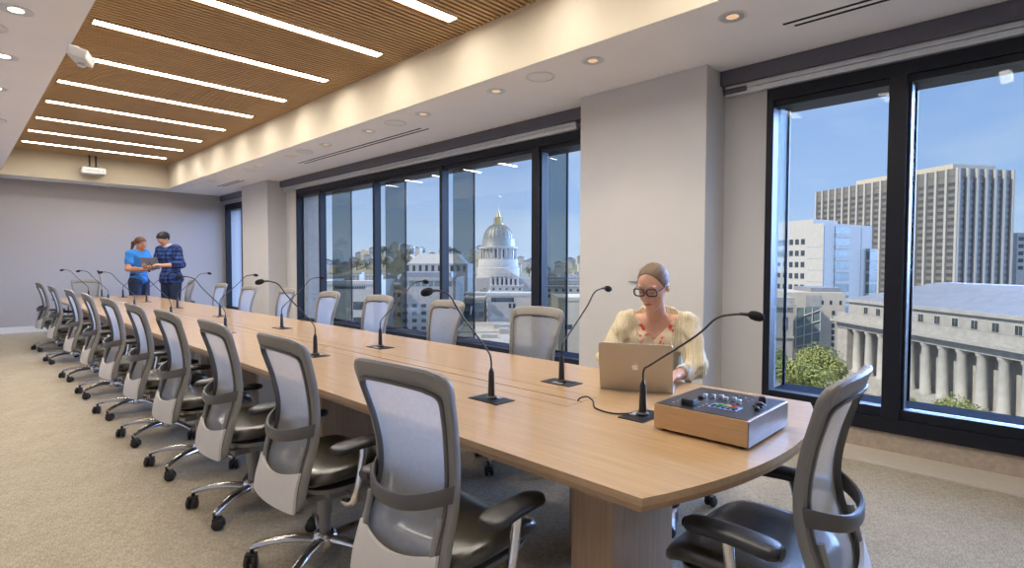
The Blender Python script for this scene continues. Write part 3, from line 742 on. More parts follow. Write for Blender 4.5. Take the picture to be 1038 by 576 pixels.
for j in range(6):
    y = 0.115+0.026*j
    flat(0.190, 0.255, y, y+0.003, 0.001, M['dark'], 'fader_slot', bv=0)
    xo = 0.205+0.007*((j*3) % 5); flat(xo, xo+0.012, y-0.006, y+0.009, 0.014, M['silver'], 'fader_cap', bv=0.002)
for (x, y, r, h) in ((0.285, 0.060, 0.014, 0.022), (0.215, 0.045, 0.016, 0.016), (0.150, 0.030, 0.009, 0.014), (0.170, 0.245, 0.010, 0.013)):
    MB().lathe([(r, 0), (r, h*0.6), (r*0.7, h), (0.001, h)], (x, y, cz), 18).build('rotary_knob', M['blackp'], con, smooth=True)
flat(0.195, 0.240, 0.028, 0.062, 0.006, M['blackp'], 'joystick_base', bv=0.002)
for k in range(16):
    x = 0.05+0.02*(k % 4)+0.012*(k % 3); y = 0.195+0.033*(k//4)
    if 0.04 < x < 0.09 and 0.205 < y < 0.27: continue
    flat(x, x+0.012, y, y+0.004, 0.0006, lit, 'panel_print', bv=0)
for k in range(6): flat(0.26+0.012*k, 0.268+0.012*k, 0.10+0.03*(k % 3), 0.104+0.03*(k % 3), 0.0006, lit, 'panel_print', bv=0)

# the woman's laptop
def laptop(name, label, loc, rz, w, d, ang, mt, logo=True):
    t = thing(name, label, 'laptop', loc, rz)          # +X is where the user sits; hinge at x=0
    MB().box(0, d, -w/2, w/2, 0.0, 0.010).build('keyboard_base', mt, t, bevel=0.003)
    MB().box(0.025, d*0.55, -w*0.4, w*0.4, 0.010, 0.0108).build('keyboard', M['blackp'], t)
    R_ = Matrix.Rotation(-math.radians(ang-90), 4, 'Y')     # leans away from the user
    MT = Matrix.Translation((0.0, 0, 0.008)) @ R_
    poly = []
    for cx, cy, a0 in ((-w/2+0.012, 0.004, 180), (w/2-0.012, 0.004, 270), (w/2-0.012, d-0.012, 0), (-w/2+0.012, d-0.012, 90)):
        for k in range(5): a = math.radians(a0+k*22.5); poly.append((cx+0.012*math.cos(a), max(0, cy+0.012*math.sin(a))))
    P2 = MT @ Matrix(((0, 0, 1, 0), (1, 0, 0, 0), (0, 1, 0, 0), (0, 0, 0, 1)))
    lid = MB().prism(poly, -0.006, 0.0, P2).build('lid', mt, t, bevel=0.0012)
    MB().box(0.0005, 0.0012, -w*0.47, w*0.47, 0.012, d-0.010, MT).build('screen', emit_mat('screen_glow', (0.75, 0.82, 1.0), 0.6), lid)
    if logo:
        cy, cz2 = 0.0, d*0.5; s = 0.0155; pts = []
        for k in range(40):
            a = 2*PI*k/40; r = s*(1+0.06*math.cos(2*a)); y = r*math.cos(a)*0.95; z = r*math.sin(a)
            if a < PI: z -= s*0.22*math.exp(-(y/(0.35*s))**2)
            else: z += s*0.16*math.exp(-(y/(0.25*s))**2)
            dy, dz = y+1.12*s, z-0.12*s
            if math.hypot(dy, dz) < 0.50*s:
                q = math.atan2(dz, dy); y, z = -1.12*s+0.50*s*math.cos(q), 0.12*s+0.50*s*math.sin(q)
            pts.append((y, cz2+z))
        b = MB().prism(pts, -0.0066, -0.006, P2)
        leaf = [(-0.1*s, cz2+1.05*s), (0.1*s-0.35*s, cz2+1.25*s), (-0.42*s, cz2+1.55*s), (-0.22*s, cz2+1.45*s), (-0.05*s, cz2+1.25*s)]
        b.prism(leaf, -0.0066, -0.006, P2)
        b.build('fruit_emblem', mat('emblem_white', (0.85, 0.87, 0.9), 0.3), lid)
    return t
laptop('open_laptop', 'open silver laptop with a pale emblem on its lid in front of the seated woman', (2.302, 1.412, TZ), math.radians(24.8), 0.345, 0.24, 104, M['laptop'])

# ------------------------------------------------------------------ people: distance fields turned into one continuous surface
def sdf_mesh(name, f, lo, hi, h, mats, parent, smooth_it=1, st=4):
    lo = np.array(lo, float); n = np.ceil((np.array(hi)-lo)/h).astype(int)+1; n = ((n+st-1)//st)*st
    cc = [lo[i]+(np.arange(n[i]//st)*st+(st-1)/2)*h for i in range(3)]
    g = np.stack(np.meshgrid(*cc, indexing='ij'), -1).reshape(-1, 3)
    dc = f(g).reshape([n[i]//st for i in range(3)])
    D = np.repeat(np.repeat(np.repeat(dc, st, 0), st, 1), st, 2)
    m = np.abs(D) < st*h*1.75
    idx = np.argwhere(m); D[m] = f(lo+idx*h)
    s = D < 0
    c = s[:-1, :-1, :-1].astype(np.int8)
    cnt = np.zeros_like(c); acc = np.zeros(c.shape+(3,)); nb = np.zeros(c.shape)
    offs = [(i, j, k) for i in (0, 1) for j in (0, 1) for k in (0, 1)]
    def sl(o): return tuple(slice(o[a], D.shape[a]-1+o[a]) for a in range(3))
    for o in offs: cnt += s[sl(o)]
    act = (cnt > 0) & (cnt < 8)
    cells = np.argwhere(act); vid = -np.ones(c.shape, int); vid[act] = np.arange(len(cells))
    P = np.zeros((len(cells), 3)); K = np.zeros(len(cells))
    for a in range(3):
        for o in offs:
            if o[a]: continue
            o2 = list(o); o2[a] = 1
            p0 = cells+np.array(o); p1 = cells+np.array(o2)
            d0 = D[tuple(p0.T)]; d1 = D[tuple(p1.T)]; x = (d0 < 0) != (d1 < 0)
            t = np.where(x, d0/(d0-d1+1e-12), 0); q = p0.astype(float); q[:, a] += t
            P[x] += q[x]; K[x] += 1
    P = lo+P/K[:, None]*h
    faces = []
    for a in range(3):
        b_, c_ = (a+1) % 3, (a+2) % 3
        s0 = [slice(1, -1)]*3; s1 = [slice(1, -1)]*3; s0[a] = slice(0, -1); s1[a] = slice(1, None)
        A = s[tuple(s0)]; B = s[tuple(s1)]; e = np.argwhere(A != B)
        e = e+np.array([1 if i != a else 0 for i in range(3)])
        sg = s[tuple(e.T)]
        q = []
        for db, dc_ in ((-1, -1), (0, -1), (0, 0), (-1, 0)):
            w = e.copy(); w[:, b_] += db; w[:, c_] += dc_
            w = np.minimum(w, np.array(vid.shape)-1); q.append(vid[tuple(w.T)])
        q = np.stack(q, 1); q[~sg] = q[~sg][:, ::-1]
        faces.append(q[(q >= 0).all(1)])
    F = np.concatenate(faces)
    me = bpy.data.meshes.new(name); me.from_pydata(P.tolist(), [], F.tolist())
    for mt in (mats if isinstance(mats, (list, tuple)) else [mats]): me.materials.append(mt)
    bm = bmesh.new(); bm.from_mesh(me)
    for _ in range(smooth_it): bmesh.ops.smooth_vert(bm, verts=bm.verts, factor=0.5, use_axis_x=True, use_axis_y=True, use_axis_z=True)
    bm.to_mesh(me); bm.free()
    me.polygons.foreach_set('use_smooth', [True]*len(me.polygons))
    o = bpy.data.objects.new(name, me); C.objects.link(o); o.parent = parent
    return o
def smin(a, b, k):
    h = np.clip(0.5+0.5*(b-a)/k, 0, 1); return b*(1-h)+a*h-k*h*(1-h)
def cap(p, a, b, r0, r1):
    a = np.array(a, float); b = np.array(b, float); ab = b-a
    t = np.clip(((p-a)@ab)/(ab@ab), 0, 1)
    return np.linalg.norm(p-(a+t[:, None]*ab), axis=1)-(r0+(r1-r0)*t)
def ell(p, c, r, R=None):
    q = p-np.array(c, float)
    if R is not None: q = q@R
    r = np.array(r, float); k0 = np.linalg.norm(q/r, axis=1); k1 = np.linalg.norm(q/(r*r), axis=1)
    return k0*(k0-1)/np.maximum(k1, 1e-6)
def rotm(yaw=0, pitch=0, roll=0):
    """columns = local axes in parent space; pitch>0 looks down, yaw>0 turns left (+Y)"""
    return np.array((Matrix.Rotation(yaw, 3, 'Z') @ Matrix.Rotation(pitch, 3, 'Y') @ Matrix.Rotation(roll, 3, 'X')))

def head_sdf(p, c, R, s=1.0):
    """face looks along local +X; c = centre between the ears"""
    q = (p-np.array(c))@R/s
    d = ell(q, (0.0, 0, 0.030), (0.096, 0.074, 0.088))
    d = smin(d, ell(q, (0.030, 0, -0.035), (0.060, 0.058, 0.080)), 0.03)
    d = smin(d, ell(q, (0.056, 0, -0.098), (0.026, 0.026, 0.020)), 0.028)         # chin
    for sg in (-1, 1):
        d = smin(d, ell(q, (0.052, 0.040*sg, -0.030), (0.028, 0.020, 0.026)), 0.02)  # cheeks
        d = np.maximum(d, -ell(q, (0.101, 0.033*sg, 0.004), (0.020, 0.018, 0.012)))    # eye sockets
        d = smin(d, ell(q, (0.074, 0.033*sg, 0.004), (0.015, 0.014, 0.011)), 0.004)    # lids
        d = smin(d, ell(q, (0.084, 0.030*sg, 0.026), (0.012, 0.022, 0.007)), 0.010)    # brow
        d = smin(d, ell(q, (-0.004, 0.074*sg, -0.005), (0.016, 0.008, 0.030)), 0.006)  # ear
    d = smin(d, cap(q, (0.090, 0, 0.008), (0.112, 0, -0.030), 0.006, 0.0095), 0.010)      # nose
    for sg in (-1, 1): d = smin(d, ell(q, (0.100, 0.010*sg, -0.034), (0.009, 0.007, 0.006)), 0.006)
    d = smin(d, ell(q, (0.090, 0, -0.059), (0.012, 0.022, 0.005)), 0.005)
    d = smin(d, ell(q, (0.088, 0, -0.069), (0.012, 0.019, 0.006)), 0.005)
    return d*s
def arm_sdf(p, sh, el, wr, r=(0.050, 0.038, 0.026), k=0.03):
    return smin(cap(p, sh, el, r[0], r[1]), smin(cap(p, el, np.array(el)*0.65+np.array(wr)*0.35, r[1]*0.97, r[1]*1.02), cap(p, np.array(el)*0.65+np.array(wr)*0.35, wr, r[1]*1.02, r[2]), 0.02), k)
def hand_sdf(p, wr, R, curl=0.6, side=1, s=1.0):
    """fingers along local +X, palm faces local -Z, thumb on +Y*side"""
    q = (p-np.array(wr))@R/s
    d = ell(q, (0.045, 0, 0), (0.050, 0.040, 0.015))
    d = smin(d, cap(q, (-0.02, 0, 0), (0.03, 0, 0), 0.024, 0.022), 0.015)
    for i, (y, L) in enumerate(((0.030, 0.070), (0.010, 0.078), (-0.010, 0.073), (-0.029, 0.058))):
        y *= side; a = np.array([0.085-abs(y)*0.15, y, 0.0]); ang = 0.25+curl*0.5; pts = [a]
        for seg, fr in enumerate((0.45, 0.30, 0.25)):
            pts.append(pts[-1]+L*fr*np.array([math.cos(ang), y*0.6, -math.sin(ang)])); ang += curl*0.75
        for j in range(3): d = np.minimum(d, cap(q, pts[j], pts[j+1], 0.0090-0.0008*j, 0.0084-0.0008*j)) if j else smin(d, cap(q, pts[0], pts[1], 0.0092, 0.0086), 0.004)
    b = np.array([0.022, 0.030*side, -0.004]); c2 = b+np.array([0.030, 0.026*side, -0.010]); e2 = c2+np.array([0.030, 0.004*side, -0.010-0.01*curl])
    d = smin(d, cap(q, b, c2, 0.0125, 0.0105), 0.010); d = smin(d, cap(q, c2, e2, 0.0102, 0.0085), 0.004)
    return d*s
def axes_to(a, b, up=(0, 0, 1)):
    """rotation with local +X from a to b and local +Z near up"""
    x = np.array(b, float)-np.array(a, float); x /= np.linalg.norm(x); u = np.array(up, float); y = np.cross(u, x); y /= np.linalg.norm(y); z = np.cross(x, y)
    return np.stack([x, y, z], 1)
def face_parts(t, c, R, s, hair, iris=(0.05, 0.03, 0.02), glasses=False):
    M4 = Matrix.Translation(c) @ Matrix(R.tolist()).to_4x4() @ Matrix.Scale(s, 4)
    for sg in (-1, 1):
        b = MB().tube([M4 @ Vector(v) for v in ((0.092, 0.018*sg, 0.026), (0.093, 0.031*sg, 0.031), (0.083, 0.047*sg, 0.026))], [0.0025*s, 0.0035*s, 0.0018*s], 8, flat=0.8)
        b.build('eyebrow', hair, t, smooth=True)
        b = MB().tube([M4 @ Vector(v) for v in ((0.0875, 0.020*sg, -0.001), (0.0895, 0.032*sg, -0.0045), (0.083, 0.044*sg, -0.001))], 0.0022*s, 8)
        b.build('eyelash_line', hair, t, smooth=True)
    b = MB().tube([M4 @ Vector(v) for v in ((0.094, -0.022, -0.0635), (0.100, -0.012, -0.0635), (0.1025, 0, -0.0645), (0.100, 0.012, -0.0635), (0.094, 0.022, -0.0635))], [0.002*s, 0.005*s, 0.0058*s, 0.005*s, 0.002*s], 10)
    b.build('lips', M['lips'], t, smooth=True)
    if glasses:
        g = MB()
        for sg in (-1, 1):
            ring = []
            for k in range(28):
                a = 2*PI*k/28; e = 2/3.2
                yy = 0.0280*math.copysign(abs(math.cos(a))**e, math.cos(a)); zz = 0.0195*math.copysign(abs(math.sin(a))**e, math.sin(a))
                ring.append(M4 @ Vector((0.106-0.10*abs(yy+0.034)**1.6*1.2, (0.035+yy)*sg, 0.004+zz-0.002*(zz < 0)*0)))
            g.tube(ring, 0.0040*s, 8, closed=True)
            g.tube([M4 @ Vector(v) for v in ((0.103, 0.060*sg, 0.012), (0.085, 0.073*sg, 0.012), (0.0, 0.079*sg, 0.010), (-0.02, 0.078*sg, -0.010))], 0.0024*s, 8)
        g.tube([M4 @ Vector(v) for v in ((0.112, -0.010, 0.008), (0.114, 0, 0.010), (0.112, 0.010, 0.008))], 0.0026*s, 8)
        g.build('glasses', mat('dark_blue_spectacles', (0.015, 0.015, 0.035), 0.25), t, smooth=True)['label'] = 'dark framed glasses'

hair_w = mat('light_brown_hair', (0.15, 0.095, 0.055), 0.6, noise=0.35, nscale=120, stretch=(1, 6, 6))
# ---- seated woman (local +X is where she faces)
W = thing('person', 'seated woman in a cream cardigan and dark glasses working at a laptop', 'person', (2.93, 1.655, 0.0), math.radians(204.8))
hc = (0.262, 0.0, 1.235); hR = rotm(-0.34, 0.34, 0.0); hs = 1.04
shL, shR = (0.085, 0.175, 1.015), (0.085, -0.175, 1.015)
elL, elR = (0.24, 0.225, 0.80), (0.22, -0.255, 0.82)
wrL, wrR = (0.43, 0.13, 0.785), (0.43, -0.14, 0.785)
def w_torso(p, g=0.0):
    d = ell(p, (0.0, 0, 0.55), (0.125+g, 0.175+g, 0.12+g))
    d = smin(d, ell(p, (0.01, 0, 0.72), (0.095+g, 0.130+g, 0.16+g)), 0.08)
    d = smin(d, ell(p, (0.06, 0, 0.90), (0.105+g, 0.150+g, 0.15+g)), 0.07)
    for sg in (-1, 1): d = smin(d, ell(p, (0.135, 0.065*sg, 0.905), (0.055+g, 0.062+g, 0.060+g)), 0.03)
    d = smin(d, cap(p, (0.075, -0.13, 1.015), (0.075, 0.13, 1.015), 0.050+g, 0.050+g), 0.05)
    return d
def w_body(p):
    d = w_torso(p)
    d = smin(d, cap(p, (0.075, 0, 1.02), (0.185, 0, 1.155), 0.058, 0.048), 0.035)
    d = smin(d, head_sdf(p, hc, hR, hs), 0.018)
    for sh, el, wr, sd in ((shL, elL, wrL, -1), (shR, elR, wrR, 1)):
        d = smin(d, arm_sdf(p, sh, el, wr, (0.046, 0.035, 0.024)), 0.03)
        hx = (wr[0]+0.08, wr[1]*0.75, wr[2]+0.002)
        d = smin(d, hand_sdf(p, wr, axes_to(wr, hx), 0.55, sd, 0.93), 0.010)
    for sg in (-1, 1):
        d = smin(d, cap(p, (0.0, 0.09*sg, 0.53), (0.40, 0.10*sg, 0.545), 0.085, 0.062), 0.05)
        d = smin(d, cap(p, (0.40, 0.10*sg, 0.545), (0.42, 0.10*sg, 0.10), 0.056, 0.036), 0.03)
        d = smin(d, cap(p, (0.42, 0.10*sg, 0.07), (0.54, 0.11*sg, 0.035), 0.036, 0.026), 0.02)
    return d
sdf_mesh('body', w_body, (-0.20, -0.36, 0.0), (0.66, 0.36, 1.40), 0.0055, M['skin'], W, 1)
def hairline(q, back):   # region above the forehead and behind the ears
    return q
def w_hair(p):
    q = (p-np.array(hc))@hR/hs
    d = ell(q, (-0.003, 0, 0.033), (0.0995, 0.0775, 0.0905))+0.0011*np.sin(np.arctan2(q[:, 1], q[:, 2]-0.0)*34)
    d = smin(d, ell(q, (-0.095, 0, 0.0), (0.040, 0.042, 0.040)), 0.02)
    plane = -(0.55*(q[:, 2]-0.088)-0.83*(q[:, 0]-0.060)+0.9*np.abs(q[:, 1])**1.5+0.006)          # keep above/behind the hairline
    ear = np.linalg.norm(q*np.array([1, 0.0, 1])-np.array([0.0, 0, -0.012]), axis=1)-0.028
    d = np.maximum(d, plane/1.0); d = np.maximum(d, -ear); d = np.maximum(d, -(q[:, 2]+0.055))
    return d*hs
sdf_mesh('hair', w_hair, (0.0, -0.12, 1.05), (0.42, 0.12, 1.42), 0.0045, hair_w, W, 1)['label'] = 'light brown hair drawn back tightly'
face_parts(W, hc, hR, hs, hair_w, glasses=True)
def blouse_mat():
    m = mat('coral_print_blouse', (0.6, 0.5, 0.4), 0.8); nt = m.node_tree
    rp = [n for n in nt.nodes if n.type == 'VALTORGB'][0]; rp.color_ramp.interpolation = 'EASE'
    rp.color_ramp.elements[0].color = (0.62, 0.06, 0.05, 1); rp.color_ramp.elements[0].position = 0.40
    rp.color_ramp.elements[1].color = (0.62, 0.52, 0.36, 1); rp.color_ramp.elements[1].position = 0.46
    return m
def w_blouse(p):
    d = w_torso(p, 0.007)
    v = (p[:, 2]-0.925)-1.15*np.abs(p[:, 1])            # deep V neck at the front
    front = 0.05-p[:, 0]
    d = np.maximum(d, np.minimum(-(-v), 1.0)*0.6+0.0) if False else np.maximum(d, np.minimum(v*0.65, 1.0))
    return np.maximum(d, 0.50-p[:, 2])
sdf_mesh('blouse', w_blouse, (-0.20, -0.26, 0.45), (0.30, 0.26, 1.10), 0.006, blouse_mat(), W, 1)['label'] = 'coral and cream patterned blouse'
def cardigan_mat():
    m = mat('cream_knit_cardigan', (0.66, 0.57, 0.39), 0.9, noise=0.05, nscale=60); nt = m.node_tree; p = nt.nodes['Principled BSDF']
    tc = nt.nodes.new('ShaderNodeTexCoord'); w = nt.nodes.new('ShaderNodeTexWave'); w.bands_direction = 'Y'; w.inputs['Scale'].default_value = 26; w.inputs['Distortion'].default_value = 1.5
    b = nt.nodes.new('ShaderNodeBump'); b.inputs['Strength'].default_value = 0.55; b.inputs['Distance'].default_value = 0.006
    nt.links.new(tc.outputs['Object'], w.inputs['Vector']); nt.links.new(w.outputs['Fac'], b.inputs['Height']); nt.links.new(b.outputs[0], p.inputs['Normal']); return m
cuffL = tuple(np.array(elL)*0.45+np.array(wrL)*0.55); cuffR = tuple(np.array(elR)*0.45+np.array(wrR)*0.55)
def w_card(p):
    wv = 0.0035*np.sin(p[:, 1]*95+6*p[:, 2])+0.003*np.sin(p[:, 2]*60+p[:, 1]*20)
    d = w_torso(p, 0.019)
    for sh, el, cu in ((shL, elL, cuffL), (shR, elR, cuffR)):
        a = smin(cap(p, sh, el, 0.062, 0.056), cap(p, el, cu, 0.055, 0.043), 0.03)
        fold = 0.004*np.sin((p[:, 2]*1.0+p[:, 0]*0.8)*110)
        d = smin(d, a+fold, 0.035)
    d = smin(d, cap(p, (0.03, -0.07, 1.075), (0.03, 0.07, 1.075), 0.035, 0.035), 0.03)
    half = 0.035+0.085*np.clip((p[:, 2]-0.70)/0.36, 0, 1)-0.03*np.clip((0.70-p[:, 2])/0.2, 0, 1)
    d = d+wv
    gap = np.maximum(np.abs(p[:, 1])-half, 0.045-p[:, 0])      # open front
    d = np.maximum(d, -gap)
    neck = cap(p, (0.075, 0, 1.0), (0.15, 0, 1.20), 0.066, 0.062)
    d = np.maximum(d, -neck)
    return np.maximum(d, 0.47-p[:, 2])
sdf_mesh('cardigan', w_card, (-0.22, -0.38, 0.44), (0.52, 0.38, 1.14), 0.006, cardigan_mat(), W, 1)['label'] = 'open cream cable-knit cardigan'
def w_cuff(p, cu, el, wr):
    ax = np.array(wr)-np.array(el); ax /= np.linalg.norm(ax); c = np.array(cu)
    d = cap(p, c-ax*0.002, c+ax*0.020, 0.040, 0.041)
    return np.maximum(d, -cap(p, c-ax*0.02, c+ax*0.09, 0.031, 0.031))
for cu, el, wr in ((cuffL, elL, wrL), (cuffR, elR, wrR)):
    c = np.array(cu); sdf_mesh('sleeve_cuff', lambda p, cu=cu, el=el, wr=wr: w_cuff(p, cu, el, wr), c-0.07, c+0.07, 0.005, mat('pale_blue_cuff', (0.55, 0.58, 0.66), 0.8), W, 1)
def w_trouser(p):
    d = ell(p, (0.0, 0, 0.55), (0.135, 0.185, 0.10))
    for sg in (-1, 1):
        d = smin(d, cap(p, (0.0, 0.09*sg, 0.535), (0.41, 0.10*sg, 0.545), 0.097, 0.074), 0.05)
        d = smin(d, cap(p, (0.41, 0.10*sg, 0.545), (0.42, 0.10*sg, 0.12), 0.070, 0.058), 0.03)
    return np.maximum(d, 0.10-p[:, 2])
sdf_mesh('trousers', w_trouser, (-0.20, -0.25, 0.08), (0.52, 0.25, 0.68), 0.009, mat('dark_trousers', (0.02, 0.022, 0.03), 0.85), W, 1)
for sg in (-1, 1):
    sdf_mesh('shoe', lambda p, sg=sg: np.maximum(smin(cap(p, (0.41, 0.10*sg, 0.06), (0.41, 0.10*sg, 0.045), 0.046, 0.045), cap(p, (0.42, 0.10*sg, 0.04), (0.57, 0.115*sg, 0.03), 0.042, 0.034), 0.03), 0.002-p[:, 2]), (0.33, 0.10*sg-0.08, 0.0), (0.64, 0.10*sg+0.09, 0.13), 0.008, M['blackp'], W, 1)
dup(chair, (2.90, 1.64, 0), math.radians(204.8), 'chair the woman in the cream cardigan sits on', 'office chairs along the window side')

# ---- standing pair at the far end
def standing(t, s, hcl, hRl, arms, skin, h=0.009, bend=0.0, broad=1.0):
    """upright figure facing +X, unit scale 1.75 m, s = scale; arms = [(shoulder, elbow, wrist, hand R, side)]"""
    def torso(p, g=0.0):
        d = ell(p, (0.0, 0, 0.93), (0.105+g, 0.160*broad+g, 0.12+g))
        d = smin(d, ell(p, (0.0, 0, 1.10), (0.092+g, 0.132*broad+g, 0.16+g)), 0.08)
        d = smin(d, ell(p, (0.015+bend*0.5, 0, 1.29), (0.110+g, 0.160*broad+g, 0.16+g)), 0.07)
        d = smin(d, cap(p, (bend, -0.13*broad, 1.415), (bend, 0.13*broad, 1.415), 0.052+g, 0.052+g), 0.05)
        return d
    def body(p):
        p = p/s
        d = torso(p); d = smin(d, cap(p, (bend, 0, 1.42), (hcl[0]-0.02, hcl[1], hcl[2]-0.07), 0.058, 0.050), 0.03)
        d = smin(d, head_sdf(p, hcl, hRl, 1.0), 0.015)
        for sh, el, wr, hr, sd in arms:
            d = smin(d, arm_sdf(p, sh, el, wr, (0.052, 0.040, 0.027)), 0.03); d = smin(d, hand_sdf(p, wr, hr, 0.5, sd, 1.0), 0.010)
        for sg in (-1, 1):
            d = smin(d, cap(p, (0.0, 0.085*sg, 0.88), (0.015, 0.095*sg, 0.49), 0.088, 0.060), 0.05)
            d = smin(d, cap(p, (0.015, 0.095*sg, 0.49), (-0.01, 0.10*sg, 0.09), 0.060, 0.036), 0.03)
            d = smin(d, cap(p, (-0.02, 0.10*sg, 0.045), (0.15, 0.115*sg, 0.03), 0.040, 0.028), 0.03)
        return d*s
    sdf_mesh('body', body, np.array((-0.26, -0.40, 0.0))*s, np.array((0.62, 0.40, 1.82))*s, h, skin, t, 1)
    def jeans(p):
        p = p/s; d = ell(p, (0.0, 0, 0.93), (0.115, 0.172*broad, 0.12))
        for sg in (-1, 1):
            d = smin(d, cap(p, (0.0, 0.085*sg, 0.88), (0.015, 0.095*sg, 0.49), 0.100, 0.074), 0.05)
            d = smin(d, cap(p, (0.015, 0.095*sg, 0.49), (-0.01, 0.10*sg, 0.06), 0.073, 0.060), 0.03)
        return np.maximum(np.maximum(d, 0.05-p[:, 2]), p[:, 2]-1.0)*s
    sdf_mesh('jeans', jeans, np.array((-0.2, -0.25, 0.0))*s, np.array((0.25, 0.25, 1.05))*s, h, mat('dark_denim', (0.018, 0.03, 0.075), 0.9, noise=0.25, nscale=40), t, 1)
    for sg in (-1, 1):
        sdf_mesh('shoe', lambda p, sg=sg: np.maximum(cap(p/s, (-0.03, 0.10*sg, 0.045), (0.17, 0.118*sg, 0.03), 0.052, 0.040), 0.002-p[:, 2])*s, np.array((-0.12, 0.10*sg-0.09, 0.0))*s, np.array((0.26, 0.10*sg+0.11, 0.12))*s, 0.010, M['blackp'], t, 1)
    return torso

P1 = thing('person', 'standing woman in a bright blue t-shirt with a brown ponytail holding a tablet', 'person', (2.64, 12.98, 0.0), math.radians(-62))
s1 = 1.105
hR1 = rotm(0.15, 0.35, 0); hc1 = (0.045, 0.0, 1.575)
hx1 = axes_to((0.36, -0.02, 1.12), (0.44, 0.0, 1.14), (0, 0, 1))
armsP1 = [((0.0, 0.165, 1.395), (0.06, 0.235, 1.14), (0.33, 0.10, 1.20), axes_to((0.33, 0.10, 1.20), (0.43, 0.05, 1.24), (-0.3, 0, 1)), -1),
          ((0.0, -0.165, 1.395), (0.05, -0.245, 1.13), (0.33, -0.10, 1.12), axes_to((0.33, -0.10, 1.12), (0.43, -0.05, 1.14), (0.2, 0, -1)), -1)]
tor1 = standing(P1, s1, hc1, hR1, armsP1, M['skin2'], 0.0085, 0.0, 0.93)
def tee(p):
    p = p/s1; d = tor1(p, 0.016)
    for sh, el, *_ in armsP1:
        e = np.array(sh)*0.42+np.array(el)*0.58; d = smin(d, cap(p, sh, e, 0.066, 0.062), 0.03)
    d = d+0.004*np.sin(p[:, 2]*38+p[:, 1]*25)
    d = np.maximum(d, -cap(p, (0.02, 0, 1.44), (0.03, 0, 1.60), 0.072, 0.075))
    return np.maximum(d, 0.86-p[:, 2])*s1
sdf_mesh('t_shirt', tee, np.array((-0.22, -0.36, 0.80))*s1, np.array((0.24, 0.36, 1.52))*s1, 0.0095, mat('bright_blue_cotton', (0.03, 0.22, 0.62), 0.85), P1, 1)['label'] = 'bright blue t-shirt'
hair1 = mat('brown_hair', (0.11, 0.045, 0.020), 0.5, noise=0.3, nscale=80)
def hairf(hc, hR, s, pony):
    def f(p):
        q = (p/s-np.array(hc))@hR
        d = ell(q, (-0.008, 0, 0.036), (0.106, 0.084, 0.095))
        plane = -(0.62*(q[:, 2]-0.050)-0.78*(q[:, 0]-0.050))
        d = np.maximum(d, plane); d = np.maximum(d, -(q[:, 2]+0.060))
        if pony: d = smin(d, smin(cap(q, (-0.09, 0, 0.03), (-0.135, 0, -0.03), 0.026, 0.032), cap(q, (-0.135, 0, -0.03), (-0.125, 0, -0.20), 0.032, 0.014), 0.02), 0.012)
        return d*s
    return f
sdf_mesh('hair', hairf(hc1, hR1, s1, True), np.array((-0.20, -0.13, 1.36))*s1, np.array((0.18, 0.13, 1.74))*s1, 0.007, hair1, P1, 1)['label'] = 'brown ponytail'
face_parts(P1, tuple(np.array(hc1)*s1), hR1, s1, hair1)

P2 = thing('person', 'standing man in a blue plaid shirt and jeans looking down at a tablet', 'person', (3.04, 12.32, 0.0), math.radians(-152))
s2 = 1.16
hR2 = rotm(-0.35, 0.75, 0); hc2 = (0.115, 0.0, 1.575)
armsP2 = [((0.04, 0.185, 1.395), (0.06, 0.285, 1.15), (0.30, 0.16, 1.14), axes_to((0.30, 0.16, 1.14), (0.40, 0.11, 1.16), (0, 0.3, 1)), -1),
          ((0.04, -0.185, 1.395), (0.05, -0.270, 1.14), (0.31, -0.14, 1.10), axes_to((0.31, -0.14, 1.10), (0.41, -0.10, 1.12), (0.2, 0, -1)), -1)]
tor2 = standing(P2, s2, hc2, hR2, armsP2, M['skin'], 0.009, 0.03, 1.08)
def plaid():
    m = mat('blue_plaid_flannel', (0.02, 0.05, 0.2), 0.9); nt = m.node_tree; p = nt.nodes['Principled BSDF']
    tc = nt.nodes.new('ShaderNodeTexCoord'); sp = nt.nodes.new('ShaderNodeSeparateXYZ'); nt.links.new(tc.outputs['Object'], sp.inputs[0])
    def stripe(out, f):
        a = nt.nodes.new('ShaderNodeMath'); a.operation = 'MULTIPLY'; a.inputs[1].default_value = f; nt.links.new(out, a.inputs[0])
        b = nt.nodes.new('ShaderNodeMath'); b.operation = 'SINE'; nt.links.new(a.outputs[0], b.inputs[0])
        c = nt.nodes.new('ShaderNodeMath'); c.operation = 'GREATER_THAN'; c.inputs[1].default_value = 0.1; nt.links.new(b.outputs[0], c.inputs[0]); return c.outputs[0]
    ad = nt.nodes.new('ShaderNodeMath'); ad.operation = 'ADD'; nt.links.new(sp.outputs['Y'], ad.inputs[0]); nt.links.new(sp.outputs['X'], ad.inputs[1])
    s_ = nt.nodes.new('ShaderNodeMath'); s_.operation = 'ADD'; nt.links.new(stripe(ad.outputs[0], 85), s_.inputs[0]); nt.links.new(stripe(sp.outputs['Z'], 80), s_.inputs[1])
    h_ = nt.nodes.new('ShaderNodeMath'); h_.operation = 'MULTIPLY'; h_.inputs[1].default_value = 0.5; nt.links.new(s_.outputs[0], h_.inputs[0])
    rp = nt.nodes.new('ShaderNodeValToRGB'); rp.color_ramp.interpolation = 'CONSTANT'
    rp.color_ramp.elements[0].color = (0.035, 0.10, 0.36, 1); rp.color_ramp.elements[1].position = 0.4; rp.color_ramp.elements[1].color = (0.012, 0.035, 0.15, 1)
    e = rp.color_ramp.elements.new(0.8); e.color = (0.006, 0.008, 0.03, 1)
    nt.links.new(h_.outputs[0], rp.inputs[0]); nt.links.new(rp.outputs[0], p.inputs['Base Color']); return m
